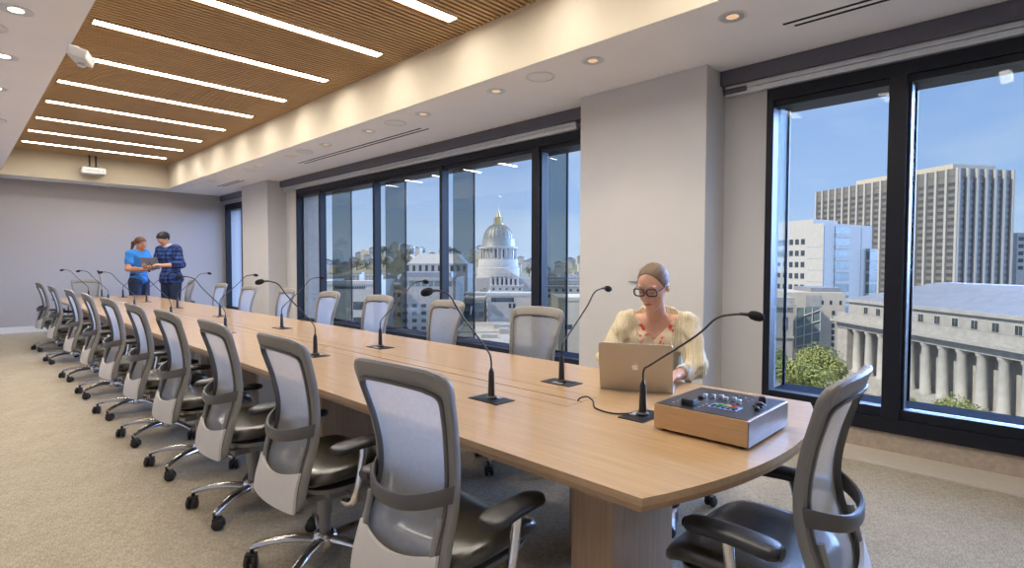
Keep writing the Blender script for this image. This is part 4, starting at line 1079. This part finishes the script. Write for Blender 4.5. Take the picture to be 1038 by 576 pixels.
def shirt(p):
    p = p/s2; d = tor2(p, 0.022)
    d = smin(d, ell(p, (0.0, 0, 0.90), (0.14, 0.21, 0.13)), 0.05)
    for sh, el, wr, *_ in armsP2:
        e = np.array(el)*0.55+np.array(wr)*0.45; d = smin(d, smin(cap(p, sh, el, 0.072, 0.062), cap(p, el, e, 0.060, 0.050), 0.03), 0.035)
    d = d+0.005*np.sin(p[:, 2]*34+p[:, 1]*30)
    d = np.maximum(d, -cap(p, (0.05, 0, 1.45), (0.09, 0, 1.60), 0.066, 0.075))
    return np.maximum(d, 0.83-p[:, 2])*s2
sdf_mesh('plaid_shirt', shirt, np.array((-0.24, -0.40, 0.76))*s2, np.array((0.36, 0.40, 1.54))*s2, 0.0095, plaid(), P2, 1)['label'] = 'dark blue plaid shirt'
def collar(p):
    p = p/s2; d = np.abs(cap(p, (0.045, 0, 1.44), (0.075, 0, 1.49), 0.068, 0.062))-0.006
    return np.maximum(np.maximum(d, 1.42-p[:, 2]), p[:, 2]-1.50-0.0*p[:, 0])*s2
sdf_mesh('collar', collar, np.array((-0.06, -0.11, 1.38))*s2, np.array((0.18, 0.11, 1.54))*s2, 0.007, mat('white_undershirt', (0.7, 0.7, 0.75), 0.8), P2, 1)['label'] = 'white collar at the neck'
hair2 = mat('black_hair', (0.008, 0.007, 0.008), 0.5, noise=0.3)
sdf_mesh('hair', hairf(hc2, hR2, s2, False), np.array((-0.16, -0.13, 1.40))*s2, np.array((0.28, 0.13, 1.74))*s2, 0.007, hair2, P2, 1)
face_parts(P2, tuple(np.array(hc2)*s2), hR2, s2, hair2)
# the tablet between them
tb = thing('tablet_computer', 'grey tablet held between the standing woman and man', 'tablet', (2.69, 12.34, 1.36), math.radians(215))
TM = Matrix.Rotation(math.radians(22), 4, 'Y')
MB().box(-0.006, 0.006, -0.19, 0.19, -0.12, 0.12, TM).build('body', mat('slate_grey_case', (0.22, 0.26, 0.34), 0.5, 0.3), tb, bevel=0.004)
MB().box(-0.0072, -0.0060, -0.175, 0.175, -0.105, 0.105, TM).build('screen', M['blackp'], tb)
MB().ball((0.0065, 0, 0), 0.0015, 0.02, 0.02, M4=TM).build('round_emblem', M['rim'], tb)

# ------------------------------------------------------------------ the city outside (eye level is about 30 m above the streets)
GZ = -29.0
RH = Vector((CR.x, CR.y, 0)).normalized(); FH = Vector((CF.x, CF.y, 0)).normalized()
def rf(r, f, z=0.0): v = RH*r+FH*f; return Vector((v.x, v.y, z))
def pz(y, f): return CAM_H-(y-268.4)/FPX*f           # height seen at row y at distance f
def pr_(px, f): return (px-519.0)/FPX*f
M['asphalt'] = mat('street_and_roofs', (0.30, 0.29, 0.27), 0.9, noise=0.25, nscale=0.02)
M['limestone'] = mat('pale_limestone', (0.50, 0.48, 0.44), 0.85, noise=0.10, nscale=0.6)
M['granite'] = mat('grey_granite', (0.43, 0.41, 0.375), 0.85, noise=0.12, nscale=0.8)
M['leadroof'] = mat('grey_metal_roof', (0.27, 0.28, 0.31), 0.6, noise=0.10, nscale=0.5)
M['whiteclad'] = mat('white_cladding', (0.53, 0.51, 0.47), 0.7, noise=0.05, nscale=1.0)
M['cream'] = mat('cream_stucco', (0.62, 0.54, 0.42), 0.85, noise=0.05, nscale=0.6)
M['towerfin'] = mat('tower_concrete', (0.52, 0.49, 0.44), 0.85, noise=0.05)
M['spandrel'] = mat('tower_spandrel', (0.22, 0.205, 0.185), 0.6, noise=0.06)
M['towerglass'] = mat('smoked_tower_glass', (0.11, 0.11, 0.11), 0.35, noise=0.2, nscale=0.4)
M['tanroof'] = mat('tan_flat_roof', (0.44, 0.39, 0.30), 0.9, noise=0.12, nscale=0.3)
M['cityglass'] = mat('dark_city_glass', (0.055, 0.07, 0.085), 0.25, noise=0.3, nscale=0.4)
M['greenglass'] = mat('green_grey_glass', (0.16, 0.22, 0.22), 0.25, noise=0.3, nscale=0.5)
M['copper'] = mat('weathered_dome_metal', (0.27, 0.285, 0.27), 0.5, 0.2, noise=0.12, nscale=0.5)
M['gilt'] = mat('gilded_metal', (0.50, 0.40, 0.20), 0.4, 0.5, noise=0.15)
M['leaf'] = mat('tree_leaves', (0.30, 0.33, 0.11), 0.9, noise=0.45, nscale=1.5)
M['leaf2'] = mat('dark_tree_leaves', (0.11, 0.13, 0.075), 0.9, noise=0.5, nscale=0.1)  # leaf colour lightened to stand in for distance haze on the hill
M['bark'] = mat('tree_bark', (0.10, 0.07, 0.05), 0.9)
struct(MB().box(-200, 2600, -900, 3200, GZ-0.5, GZ).build('ground', M['asphalt']), 'city ground far below the windows')

def frame(name, label, cat, P, Q, group=None):
    """an Empty at P whose +X runs to Q and whose +Y runs away behind the facade"""
    d = (Q-P); d.z = 0
    t = thing(name, label, cat, P, math.atan2(d.y, d.x), group)
    return t, d.length
def part(t, name, m, boxes, label=None, bevel=0):
    b = MB()
    for q in boxes: b.box(*q)
    o = b.build(name, m, t, bevel=bevel)
    if label: o['label'] = label
    return o
def windows(t, xs, zs, w, h, m, y=-0.06, side=None, cap_=100):
    k = 0
    for z in zs:
        for x in xs:
            if k >= cap_: return
            if side is None: part(t, 'window', m, [(x, x+w, y, y+0.05, z, z+h)])
            else: part(t, 'window', m, [(side, side+0.05, x, x+w, z, z+h)])
            k += 1

# tall tower with white piers
A = rf(189.4, 235, GZ); B = rf(172.5, 313, GZ); Cc = rf(218.5, 240, GZ); H_ = 43.0-GZ
tw, L = frame('office_tower', 'tall grey office tower with white vertical piers', 'building', B, A)
inv = (Matrix.Translation(B) @ Matrix.Rotation(tw.rotation_euler.z, 4, 'Z')).inverted()
c2 = inv @ Cc; Dp = abs(c2.y)
part(tw, 'core_walls', M['spandrel'], [(0.6, L-0.3, 0.3, Dp, 0, H_-0.5)])
nb = 17; bw = L/nb
def tower_bay(x0, x1, side=None):
    b = MB(); nf = 24; fh = H_/nf
    for i in range(nf):
        z0 = i*fh
        for kk, (za, zb, yo) in enumerate(((z0, z0+fh*0.5, 0.12), (z0+fh*0.5, z0+fh, 0.28))):
            b.cur = kk if i < nf-2 else 0
            if side is None: b.box(x0, x1, yo, yo+0.3, za, zb)
            else: b.box(L-yo-0.3, L-yo, x0, x1, za, zb)
    return b.build('window_bay', [M['spandrel'], M['towerglass']], tw)
for i in range(nb): tower_bay(i*bw+0.5, (i+1)*bw-0.5)
for i in range(nb+1): part(tw, 'pier', M['towerfin'], [(i*bw-0.5, i*bw+0.5, -0.75, 0.5, 0, H_)])
nb2 = 6; bw2 = Dp/nb2
for i in range(nb2): tower_bay(i*bw2+0.5, (i+1)*bw2-0.5, 1)
for i in range(nb2+1): part(tw, 'pier', M['towerfin'], [(L-0.3, L+0.75, i*bw2-0.5+0.4*(i == 0), i*bw2+0.5, 0, H_)])
part(tw, 'roof_house', M['cream'], [(L*0.30, L*0.94, 3, Dp-3, H_-0.5, H_+2.6)])

# white stepped office building in front of the tower
P = rf(pr_(834, 190), 190, GZ); Q = rf(pr_(883, 205), 205, GZ); R0 = rf(pr_(770, 216), 216, GZ); h_ = 16.0-GZ
wc, L = frame('white_office_building', 'white panelled office building with a central strip of glazing in front of the tall tower', 'building', P, Q)
inv = (Matrix.Translation(P) @ Matrix.Rotation(wc.rotation_euler.z, 4, 'Z')).inverted(); r0 = inv @ R0
MB().prism([(0, 0), (L, 0), (L+r0.x, r0.y), (r0.x, r0.y)], 0, h_).build('walls', M['whiteclad'], wc)
MB().prism([(0.6, 4), (L*0.5, 4), (L*0.5+r0.x*0.8, r0.y*0.8), (0.6+r0.x*0.8, r0.y*0.8)], h_, h_+1.6).build('roof_house', M['whiteclad'], wc)
for k in range(11):
    part(wc, 'window', M['greenglass'], [(L*0.22, L*0.52, -0.15, 0.1, h_-3.6-4.1*k, h_-0.9-4.1*k)])
    part(wc, 'floor_band', M['whiteclad'], [(L*0.22, L*0.52, -0.35, 0.1, h_-4.7-4.1*k, h_-3.7-4.1*k)])
part(wc, 'step_block', M['greenglass'], [(L*0.885, L*1.06, -1.2, -0.05, 0, h_-8.5)])
for k in range(8): part(wc, 'step_floor_band', M['whiteclad'], [(L*0.88, L*1.065, -1.3, -0.03, h_-9.3-4.1*k, h_-8.4-4.1*k)])
part(wc, 'wall_joint', M['leadroof'], [(L*0.76, L*0.775, -0.05, 0.05, 0, h_-1), (L*0.005, L*0.02, -0.05, 0.05, 0, h_-1)])
SL = math.hypot(r0.x, r0.y); sa = math.atan2(r0.y, r0.x)
SM = Matrix.Rotation(sa, 4, 'Z')                    # side wall: +X runs away from the corner, +Y outwards to the left
def side_box(name, m, x0, x1, y0, y1, z0, z1): MB().box(x0, x1, y0, y1, z0, z1, SM).build(name, m, wc)
for k in range(8):
    zt_ = h_-5.2-4.1*k
    for x in (7.5, 10.0, 12.5): side_box('window', M['cityglass'], x, x+1.5, 0.02, 0.15, zt_-1.9, zt_)
    if k < 2:
        side_box('window', M['greenglass'], 14.5, SL-1, 0.02, 0.15, zt_-2.2, zt_)
    else:
        for x in (15.5, 18.0, 20.5, 23): side_box('window', M['cityglass'], x, x+1.1, 0.02, 0.15, zt_-1.7, zt_)
    side_box('panel_joint', M['leadroof'], 0.2, 6.5, 0.0, 0.05, zt_-3.0, zt_-2.9)

# cream civic building with an angular glass bay
P = rf(pr_(797, 152), 152, GZ); Q = rf(pr_(857.5, 150), 150, GZ); h_ = pz(296, 150)-GZ
cb, L = frame('cream_civic_building', 'cream building with an angular green glass bay and a column of small windows', 'building', P, Q)
part(cb, 'walls', M['cream'], [(0, L, 0, 20, 0, h_)])
part(cb, 'roof_house', M['leadroof'], [(L*0.5, L, 3, 16, h_, h_+1.2)])
for k in range(6): part(cb, 'window', M['cityglass'], [(L*0.78, L*0.83, -0.06, 0.02, h_-6.2-1.75*k, h_-5.0-1.75*k)])
for x in (0.62, 0.76, 0.92): part(cb, 'window', M['cityglass'], [(L*x-0.3, L*x+0.3, -0.06, 0.02, h_-3.3, h_-2.2)])
gb = MB().prism([(L*0.16, -0.4), (L*0.55, -1.6), (L*0.55, 0), (L*0.16, 0)], h_-15.5, h_-4.2).build('glass_bay', M['greenglass'], cb)
b = MB()
for q in range(4): b.cyl((L*0.17, -0.55, h_-15.0+2.6*q), (L*0.54, -1.75, h_-13.4+2.9*q), 0.16, n=6)
for x, y in ((0.17, -0.5), (0.30, -0.9), (0.42, -1.35), (0.545, -1.7)): b.cyl((L*x, y, h_-15.5), (L*x, y, h_-4.2), 0.14, n=6)
b.build('bay_mullion', M['whiteclad'], gb)
part(cb, 'entrance_recess', M['granite'], [(L*0.34, L*0.60, -0.10, 0.02, h_-4.0, h_-0.8)])

# grey classical block at the left edge of the near window
P = rf(pr_(765, 145), 145, GZ); Q = rf(pr_(808, 143), 143, GZ); h_ = pz(302, 143)-GZ
gc, L = frame('grey_stone_building', 'grey stone classical block at the left edge of the near window', 'building', P, Q)
part(gc, 'walls', M['granite'], [(0, L-0.6, 0.5, 6, 0, h_)])
part(gc, 'cornice', M['granite'], [(-0.3, L, -0.2, 6.2, h_-2.4, h_-1.5), (0, L-0.4, 0.2, 6, h_-1.5, h_+0.2), (0, L-0.3, 0.1, 6, h_-10.5, h_-10)])
windows(gc, [1.0+3.1*k for k in range(3)], [h_-8.5], 1.2, 3.5, M['cityglass'], y=0.4)

# classical courthouse with giant columns
P = rf(85.0, 143.5, GZ); Q = rf(85.0, 66, GZ)
ch, L = frame('colonnaded_courthouse', 'long grey granite building with a row of giant columns', 'building', P, Q)
zc = -12.0-GZ
part(ch, 'walls', M['granite'], [(0.6, L, 3.0, 34, 0, zc-2.6), (0, 4.2, 0.3, 34, 0, zc-2.6)])
part(ch, 'cornice', M['granite'], [(0, L, 0.0, 34, zc-2.6, zc-1.1), (-1.0, L, -1.3, 35, zc-1.1, zc-0.5), (-0.4, L, -0.6, 34.5, zc-0.5, zc), ])
part(ch, 'attic', M['granite'], [(1.2, L, 2.4, 32, zc, zc+4.0), (0.6, L, 1.8, 32.6, zc+4.0, zc+4.7)])
part(ch, 'balustrade', M['granite'], [(0.0, L, 0.2, 0.7, zc, zc+1.3)])
bm_ = MB(); ridge = -2.6-GZ
bm_.add([(1, 2.2, zc+4.7), (L, 2.2, zc+4.7), (L, 32, zc+4.7), (1, 32, zc+4.7), (14, 15, ridge), (L, 15, ridge), (14, 20, ridge), (L, 20, ridge)],
        [(0, 1, 5, 4), (4, 5, 7, 6), (6, 7, 2, 3), (0, 4, 6, 3), (0, 3, 2, 1), (1, 2, 7, 5)])
bm_.build('hipped_roof', M['leadroof'], ch)
part(ch, 'base_course', M['granite'], [(-0.3, L, -0.3, 3.2, 0, 3.2), (-0.1, L, -0.1, 3.1, 3.2, 3.8)])
for k in range(16):
    x = 7.0+4.55*k
    if x > L-1: break
    MB().lathe([(1.15, 3.8), (1.15, 4.3), (0.98, 4.5), (0.95, 8.5), (0.84, zc-3.6), (1.0, zc-3.3), (1.15, zc-2.9), (1.15, zc-2.6)], (x, 1.2, 0), 16).build('column', M['limestone'], ch, smooth=50)
    part(ch, 'window', M['cityglass'], [(x+1.65, x+2.9, 2.93, 3.02, 5.0, 8.2)])
    part(ch, 'window', M['cityglass'], [(x+1.65, x+2.9, 2.93, 3.02, 9.8, 12.6)])
    f = part(ch, 'attic_window', M['limestone'], [(x+0.3, x+2.1, 2.30, 2.42, zc+1.25, zc+3.2)])
    part(f, 'attic_pane', M['cityglass'], [(x+0.5, x+1.15, 2.26, 2.31, zc+1.4, zc+3.0), (x+1.25, x+1.9, 2.26, 2.31, zc+1.4, zc+3.0)])

# trees in the street
def leafy(name, label, x, y, z0, h, r, m, n=1500, group=None, seed=1):
    rnd = random.Random(seed); t = thing(name, label, 'tree', (x, y, z0), 0, group)
    b = MB(); b.tube([(0, 0, 0), (0.1, 0, h*0.35), (0.3, 0.1, h*0.6)], [r*0.07, r*0.05, r*0.03], 8)
    for k in range(5):
        a = k*1.3; b.tube([(0.1, 0, h*0.32), (math.cos(a)*r*0.3, math.sin(a)*r*0.3, h*0.55), (math.cos(a)*r*0.55, math.sin(a)*r*0.55, h*0.72)], [r*0.035, r*0.025, r*0.01], 6)
    b.build('trunk', M['bark'], t)
    b = MB(); lumps = [(rnd.uniform(-.55, .55)*r, rnd.uniform(-.55, .55)*r, h*rnd.uniform(0.42, 0.82), r*rnd.uniform(0.32, 0.5)) for _ in range(11)]+[(0, 0, h*0.62, r*0.62)]
    for k in range(n):
        cx, cy, cz3, cr_ = rnd.choice(lumps); d = Vector((rnd.gauss(0, 1), rnd.gauss(0, 1), rnd.gauss(0, 1))).normalized()
        p = Vector((cx, cy, cz3))+d*cr_*rnd.uniform(0.75, 1.05)*(1 if n < 2000 else rnd.uniform(0.8, 1.12)); u = d.orthogonal().normalized(); v = d.cross(u); a = rnd.random()*PI
        u, v = u*math.cos(a)+v*math.sin(a), v*math.cos(a)-u*math.sin(a); s_ = r*rnd.uniform(0.05, 0.10)*(1 if n < 2000 else 0.42); tl = d*s_*rnd.uniform(-0.6, 0.6)
        b.add([p-u*s_, p+v*s_*0.8+tl, p+u*s_, p-v*s_*0.8-tl], [(0, 1, 2, 3)])
    o = b.build('crown', m, t); return t
for i, (px, f, h, r, lab) in enumerate(((783, 124, 12.5, 6.0, 'leafy street tree at the left edge of the near window'), (815, 108, 12.5, 6.5, 'large leafy street tree below the cream building'), (836, 122, 13.5, 6.5, 'leafy street tree left of the courthouse corner'),
                                        (912, 92, 9.5, 3.6, 'small pale street tree beside the window mullion'), (975, 84, 10.2, 5.0, 'round street tree in front of the giant columns'), (1005, 76, 5.5, 2.8, 'low street shrub tree below the rightmost columns'))):
    p = rf(pr_(px, f), f, GZ); leafy('street_tree', lab, p.x, p.y, GZ, h, r, M['leaf'], 6500, 'street trees', i)

# domed city hall
D0 = 584.0; c0 = rf(pr_(505, D0), D0, GZ)
P = rf(pr_(505, D0)-60, D0-25, GZ)
dh = thing('domed_city_hall', 'domed classical hall with a gilded lantern', 'building', (c0.x, c0.y, GZ), math.atan2(RH.y, RH.x))
g = lambda z: z-GZ
MB().lathe([(18.3, g(20)), (17.6, g(21.5)), (16.8, g(28.0)), (15.6, g(28.6)), (15.3, g(31)), (14.2, g(35)), (12.2, g(38.5)), (9.2, g(41.3)), (5.8, g(43.2)), (5.4, g(43.8)), (0.1, g(43.9))], n=48).build('dome', M['copper'], dh, smooth=40)
for k in range(24):
    a = 2*PI*k/24; ps = []
    for r_, z_ in ((15.6, 28.6), (15.45, 31), (14.35, 35), (12.35, 38.6), (9.3, 41.5), (5.6, 43.5)): ps.append((r_*math.cos(a), r_*math.sin(a), g(z_)))
    MB().tube(ps, 0.35, 5).build('dome_rib', M['gilt'] if k % 2 else M['copper'], dh)
MB().lathe([(5.6, g(43.8)), (5.6, g(44.6)), (3.9, g(44.8)), (3.7, g(50.5)), (4.2, g(51)), (2.6, g(51.8)), (1.7, g(55)), (0.8, g(58.5)), (0.35, g(61)), (0.1, g(64.2))], n=16).build('lantern', M['gilt'], dh, smooth=40)
for k in range(8):
    a = 2*PI*k/8; MB().cyl((4.6*math.cos(a), 4.6*math.sin(a), g(44.6)), (4.6*math.cos(a), 4.6*math.sin(a), g(50.6)), 0.45, n=6).build('lantern_column', M['gilt'], dh)
MB().lathe([(17.0, g(-3)), (17.0, g(20)), (0.1, g(20))], n=40).build('drum', M['limestone'], dh, smooth=40)
MB().lathe([(20.4, g(18.2)), (20.6, g(20.2)), (18.4, g(20.4)), (18.4, g(18.2))], n=48).build('drum_cornice', M['limestone'], dh, smooth=40)
for k in range(28):
    a = 2*PI*k/28; ca, sa = math.cos(a), math.sin(a)
    MB().cyl((19.3*ca, 19.3*sa, g(7)), (19.3*ca, 19.3*sa, g(18.3)), 0.75, n=8).build('drum_column', M['limestone'], dh)
    if k % 2 == 0:
        a += PI/28; R_ = Matrix.Rotation(a, 4, 'Z'); MB().box(16.9, 17.15, -0.95, 0.95, g(8.5), g(16.5), R_).build('drum_window', M['cityglass'], dh)
MB().lathe([(22.5, g(-12)), (22.5, g(-2)), (21.3, g(-1.5)), (21.0, g(6.0)), (20.6, g(7.0)), (0.1, g(7.0))], n=40).build('drum_base', M['limestone'], dh, smooth=40)
part(dh, 'main_block', M['limestone'], [(-28, 34, -22, 30, 0, g(-12)), (-105, 125, -8, 26, 0, g(-15.5))])
part(dh, 'wing_cornice', M['limestone'], [(-106, 126, -9.2, 26, g(-15.5), g(-14.2)), (-106, 126, -9.6, 26, g(-18.4), g(-17.4))])
part(dh, 'wing_roof', M['leadroof'], [(-100, 120, -4, 22, g(-14.2), g(-11.8))])
for k in range(44):
    x = -104+5.2*k
    if -30 < x < 36: continue
    part(dh, 'wing_column', M['limestone'], [(x-0.8, x+0.8, -9.0, -7.9, 0, g(-18.4))])
    part(dh, 'window', M['cityglass'], [(x+1.6, x+3.6, -8.1, -7.98, g(-28), g(-19.5))])
px0, px1 = -8.0, 22.0
MB().prism([(px0, g(-11)), (px1, g(-11)), ((px0+px1)/2, g(-1.8))], 22.0, 34.0, Matrix(((1, 0, 0, 0), (0, 0, -1, 0), (0, 1, 0, 0), (0, 0, 0, 1)))).build('pediment', M['limestone'], dh)
part(dh, 'tympanum', M['granite'], [(px0+8, px1-8, -34.3, -33.95, g(-10.4), g(-7.2))])
for k in range(7):
    x = px0+1.5+4.5*k; MB().cyl((x, -33, 0), (x, -33, g(-11)), 0.95, n=10).build('portico_column', M['limestone'], dh, smooth=50)
    if k < 6: part(dh, 'window', M['cityglass'], [(x+1.4, x+3.1, -22.2, -22.0, g(-27), g(-13.5))])

# middle-distance buildings seen through the long window
def block(name, label, pxa, pxb, f, ytop, m, depth=20, rows=0, cols=0, ww=1.4, wh=1.6, top=1.5, df=0.0, group=None, gm='cityglass', step=3.4):
    P = rf(pr_(pxa, f), f, GZ); Q = rf(pr_(pxb, f+df), f+df, GZ); h = pz(ytop, f)-GZ
    t, L = frame(name, label, 'building', P, Q, group)
    part(t, 'walls', M[m], [(0, L, 0, depth, 0, h)])
    part(t, 'parapet', M[m], [(-0.2, L+0.2, -0.2, 0.3, h-0.5, h+0.5), (-0.2, 0.3, 0.3, depth, h-0.5, h+0.5), (L-0.3, L+0.2, 0.3, depth, h-0.5, h+0.5)])
    if cols: windows(t, [L*(i+0.5)/cols-ww/2 for i in range(cols)], [h-top-wh-step*k for k in range(rows)], ww, wh, M[gm])
    return t, L, h
t, L, h = block('white_slot_building', 'white building with one long dark slot window below the dome', 494, 548, 205, 298.5, 'whiteclad', 22)
part(t, 'slot_window', M['cityglass'], [(L*0.07, L*0.50, -0.06, 0.02, h-2.9, h-1.2)])
part(t, 'window', M['cityglass'], [(L*0.40, L*0.45, -0.06, 0.02, h-5.2, h-3.4)]); part(t, 'window', M['cityglass'], [(L*0.48, L*0.53, -0.06, 0.02, h-5.2, h-3.4)])
for x in (0.14, 0.27): part(t, 'panel_joint', M['granite'], [(L*x, L*x+0.12, -0.04, 0, 0, h-3)])
block('glass_front_building', 'low grey building with teal glazing left of the white slot building', 470, 491, 208, 303, 'granite', 18, 2, 3, 2.0, 2.4, gm='greenglass')
t, L, h = block('terrace_building', 'low flat tan roof with roof boxes in the foreground below the dome', 452, 560, 120, 352, 'tanroof', 45, 0, 0)
for q in ((0.15, 8, 3, 2.4, 1.2), (0.30, 14, 4, 2.0, 0.9), (0.48, 22, 2.5, 2.5, 1.4), (0.66, 10, 5, 2.2, 1.0), (0.78, 30, 3, 3, 1.6), (0.4, 34, 6, 2.5, 1.2)):
    part(t, 'roof_unit', M['granite'], [(L*q[0], L*q[0]+q[2], q[1], q[1]+q[3], h, h+q[4])])
part(t, 'roof_step', M['cream'], [(0, L, 24, 24.4, h, h+0.6), (0, L*0.7, 40, 40.5, h, h+1.2)])
block('cream_wall_building', 'plain cream walled building at the right end of the long window', 566, 630, 170, 303, 'cream', 30, 1, 3, 2.2, 1.5, top=8)
t, L, h = block('tiled_white_building', 'pale tiled building with a dark band of lettering-like vents', 318, 379, 150, 287, 'whiteclad', 25, 3, 2, 3.2, 2.2, top=5.2, step=4.3)
for k in range(14): part(t, 'vent', M['cityglass'], [(L*0.34+0.62*k, L*0.34+0.62*k+0.42, -0.06, 0.0, h-1.7, h-1.0)])
t, L, h = block('grey_concrete_building', 'plain grey concrete building left of the dome', 406, 462, 175, 283, 'granite', 30, 4, 6, 1.5, 1.1, top=8.0, step=2.4)
part(t, 'roof_step', M['leadroof'], [(0, L*0.9, 3, 18, h, h+2.0)])
for k in range(8): part(t, 'clerestory_pane', M['greenglass'], [(L*0.04+L*0.115*k, L*0.13+L*0.115*k, -0.05, 0.02, h-2.4, h-0.7)])
block('low_grey_building', 'darker low building between the two pale buildings', 378, 409, 190, 290, 'granite', 30, 3, 4, 1.8, 1.4, top=2.5)
t, L, h = block('auditorium', 'large pale auditorium with a stepped sloping roof', 410, 474, 430, 268, 'limestone', 60, 1, 10, 2.2, 4.5, top=1.0)
MB().add([(2, 2, h), (L-2, 2, h), (L-2, 55, h), (2, 55, h), (9, 12, h+8.3), (L-9, 12, h+8.3), (L-9, 45, h+8.3), (9, 45, h+8.3)], [(0, 1, 5, 4), (1, 2, 6, 5), (2, 3, 7, 6), (3, 0, 4, 7), (4, 5, 6, 7), (3, 2, 1, 0)]).build('sloping_roof', M['limestone'], t)
for k in range(4): part(t, 'roof_rib', M['granite'], [(4+1.6*k, L-4-1.6*k, 4+2.3*k, 4.5+2.3*k, h+1.9*k+0.4, h+1.9*k+1.0)])

# rooftops filling the middle distance
placed = []
def free(p, r):
    for a_, b_, r_ in placed:
        if (a_-p.x)**2+(b_-p.y)**2 < (r+r_)**2: return False
    placed.append((p.x, p.y, r)); return True
rnd = random.Random(5); mats_ = ['cream', 'whiteclad', 'limestone', 'granite', 'cream']
def overlaps(px0, px1, f):
    for a_, c_, f0, f1 in ((380, 640, 540, 640), (405, 480, 420, 500), (440, 640, 100, 260), (300, 480, 130, 250)):
        if px1 > a_ and px0 < c_ and f0 < f+30 and f < f1: return True
    return False
n_ = 0
for f in (265, 320, 390, 520, 680, 780, 900):
    px = 240.0
    while px < 640:
        w = rnd.uniform(12, 26)*FPX/f; y = 268.4+(29-rnd.uniform(7, 15)*(1+f/2500))/f*FPX
        if not overlaps(px, px+w, f) and free(rf(pr_(px+w/2, f), f+9), 0.5*math.hypot(w*f/FPX, 18)*0.85):
            side = 'left of' if px+w/2 < 505 else 'right of'
            mm_ = rnd.choice(mats_); cw_ = {'cream': 'cream', 'whiteclad': 'white', 'limestone': 'pale stone', 'granite': 'grey'}[mm_]
            rw_ = 'close below the windows' if f < 300 else 'in the middle distance' if f < 450 else 'about as far as the dome' if f < 700 else 'beyond the dome'
            block('city_building', 'small '+cw_+' flat-roofed building '+rw_+', '+side+' the dome', px, px+w, f, y, mm_, 18, 2, max(2, int(w*f/FPX/4)), 1.4, 1.5, group=cw_+' city blocks '+rw_+', '+side+' the dome'); n_ += 1
        px += w+rnd.uniform(2, 10)*FPX/f*0.6
for px, f, y, w in ((1030, 260, 236, 40), (1010, 330, 262, 60), (745, 260, 262, 30), (760, 330, 250, 45)):
    block('side_street_building', {1030: 'dark blue glazed building at the right picture edge behind the tower', 1010: 'pale low building behind the tall tower', 745: 'low building behind the window frame', 760: 'grey building far behind the white office'}[px], px, px+w, f, y, 'granite', 20, 5, 5, 2.4, 1.8)

# far hills with houses and trees
def hill(name, label, f0, f1, px0_, px1_, hgt, m, seed):
    rs = np.random.RandomState(seed); ph = rs.uniform(0, 6, 6)
    def fn(u, v):
        px = px0_+(px1_-px0_)*u; f = f0+(f1-f0)*v
        a = px/40.0; prof = 0.62+0.22*math.sin(a+ph[0])+0.14*math.sin(2.3*a+ph[1])+0.07*math.sin(6.1*a+ph[2])
        e = math.sin(PI*min(1, max(0, v)))**0.7
        return rf(pr_(px, f), f, GZ-2+(hgt-GZ)*prof*e+1.5*math.sin(9*a+7*v+ph[3])*e)
    o = MB().grid(fn, 120, 20).build(name, m, None, smooth=180); struct(o, label); return fn
hm = mat('hillside_scrub', (0.24, 0.23, 0.15), 0.95, noise=0.35, nscale=0.012)
fn1 = hill('hillside', 'hazy hillside on the skyline', 1000, 1700, 150, 700, 42, hm, 3)
hs_proto = None; roofs = [M['cream'], M['whiteclad'], M['limestone']]
protos = []
for k in range(3):
    t = thing('hillside_house', 'tiny '+['low cream house with a cream roof', 'white house with a grey roof', 'tall stone-grey house with a grey roof'][k]+' on the far hillside', 'house', (0, 0, 0), 0, ['low cream houses', 'white houses', 'tall grey houses'][k]+' on the far hillside')
    MB().box(-9, 9, -7, 7, -6, 11+3*k).build('walls', roofs[k], t)
    MB().prism([(-9.5, 11+3*k), (9.5, 11+3*k), (0, 15+3*k)], -7.5, 7.5, Matrix(((1, 0, 0, 0), (0, 0, 1, 0), (0, 1, 0, 0), (0, 0, 0, 1)))).build('roof', M['leadroof'] if k else M['cream'], t)
    protos.append(t)
used = [0, 0, 0]
for k in range(230):
    u = rnd.uniform(0.02, 0.98); v = rnd.uniform(0.12, 0.5); p = Vector(fn1(u, v)); q = k % 3
    if not free(p, 14): continue
    rz = math.atan2(RH.y, RH.x)+rnd.uniform(-0.4, 0.4)
    if used[q] == 0: protos[q].location = p; protos[q].rotation_euler = (0, 0, rz); used[q] = 1
    else: dup(protos[q], p, rz)
tp = None
for k in range(110):
    u = rnd.uniform(0.02, 0.98); v = rnd.uniform(0.05, 0.5); p = Vector(fn1(u, v))
    if k % 2: u = rnd.uniform(0.42, 0.49); p = Vector(fn1(u, rnd.uniform(0.1, 0.5)))
    if not free(p, 13): continue
    if tp is None:
        tp = leafy('hillside_tree', 'dark tree among the houses on the far hillside', p.x, p.y, p.z-3, 26, 15, M['leaf2'], 260, 'trees on the far hillside', 9)
    else: dup(tp, (p.x, p.y, p.z-3), rnd.uniform(0, 6))
tq = None
for k in range(60):
    f = rnd.uniform(230, 800); px = rnd.uniform(240, 640); p = rf(pr_(px, f), f, GZ)
    if overlaps(px-5, px+5, f) or not free(p, 6): continue
    if tq is None: tq = leafy('city_tree', 'dark green tree between the middle distance buildings', p.x, p.y, GZ, 13, 6, M['leaf2'], 300, 'trees between the city blocks', 4)
    else: dup(tq, p, rnd.uniform(0, 6))
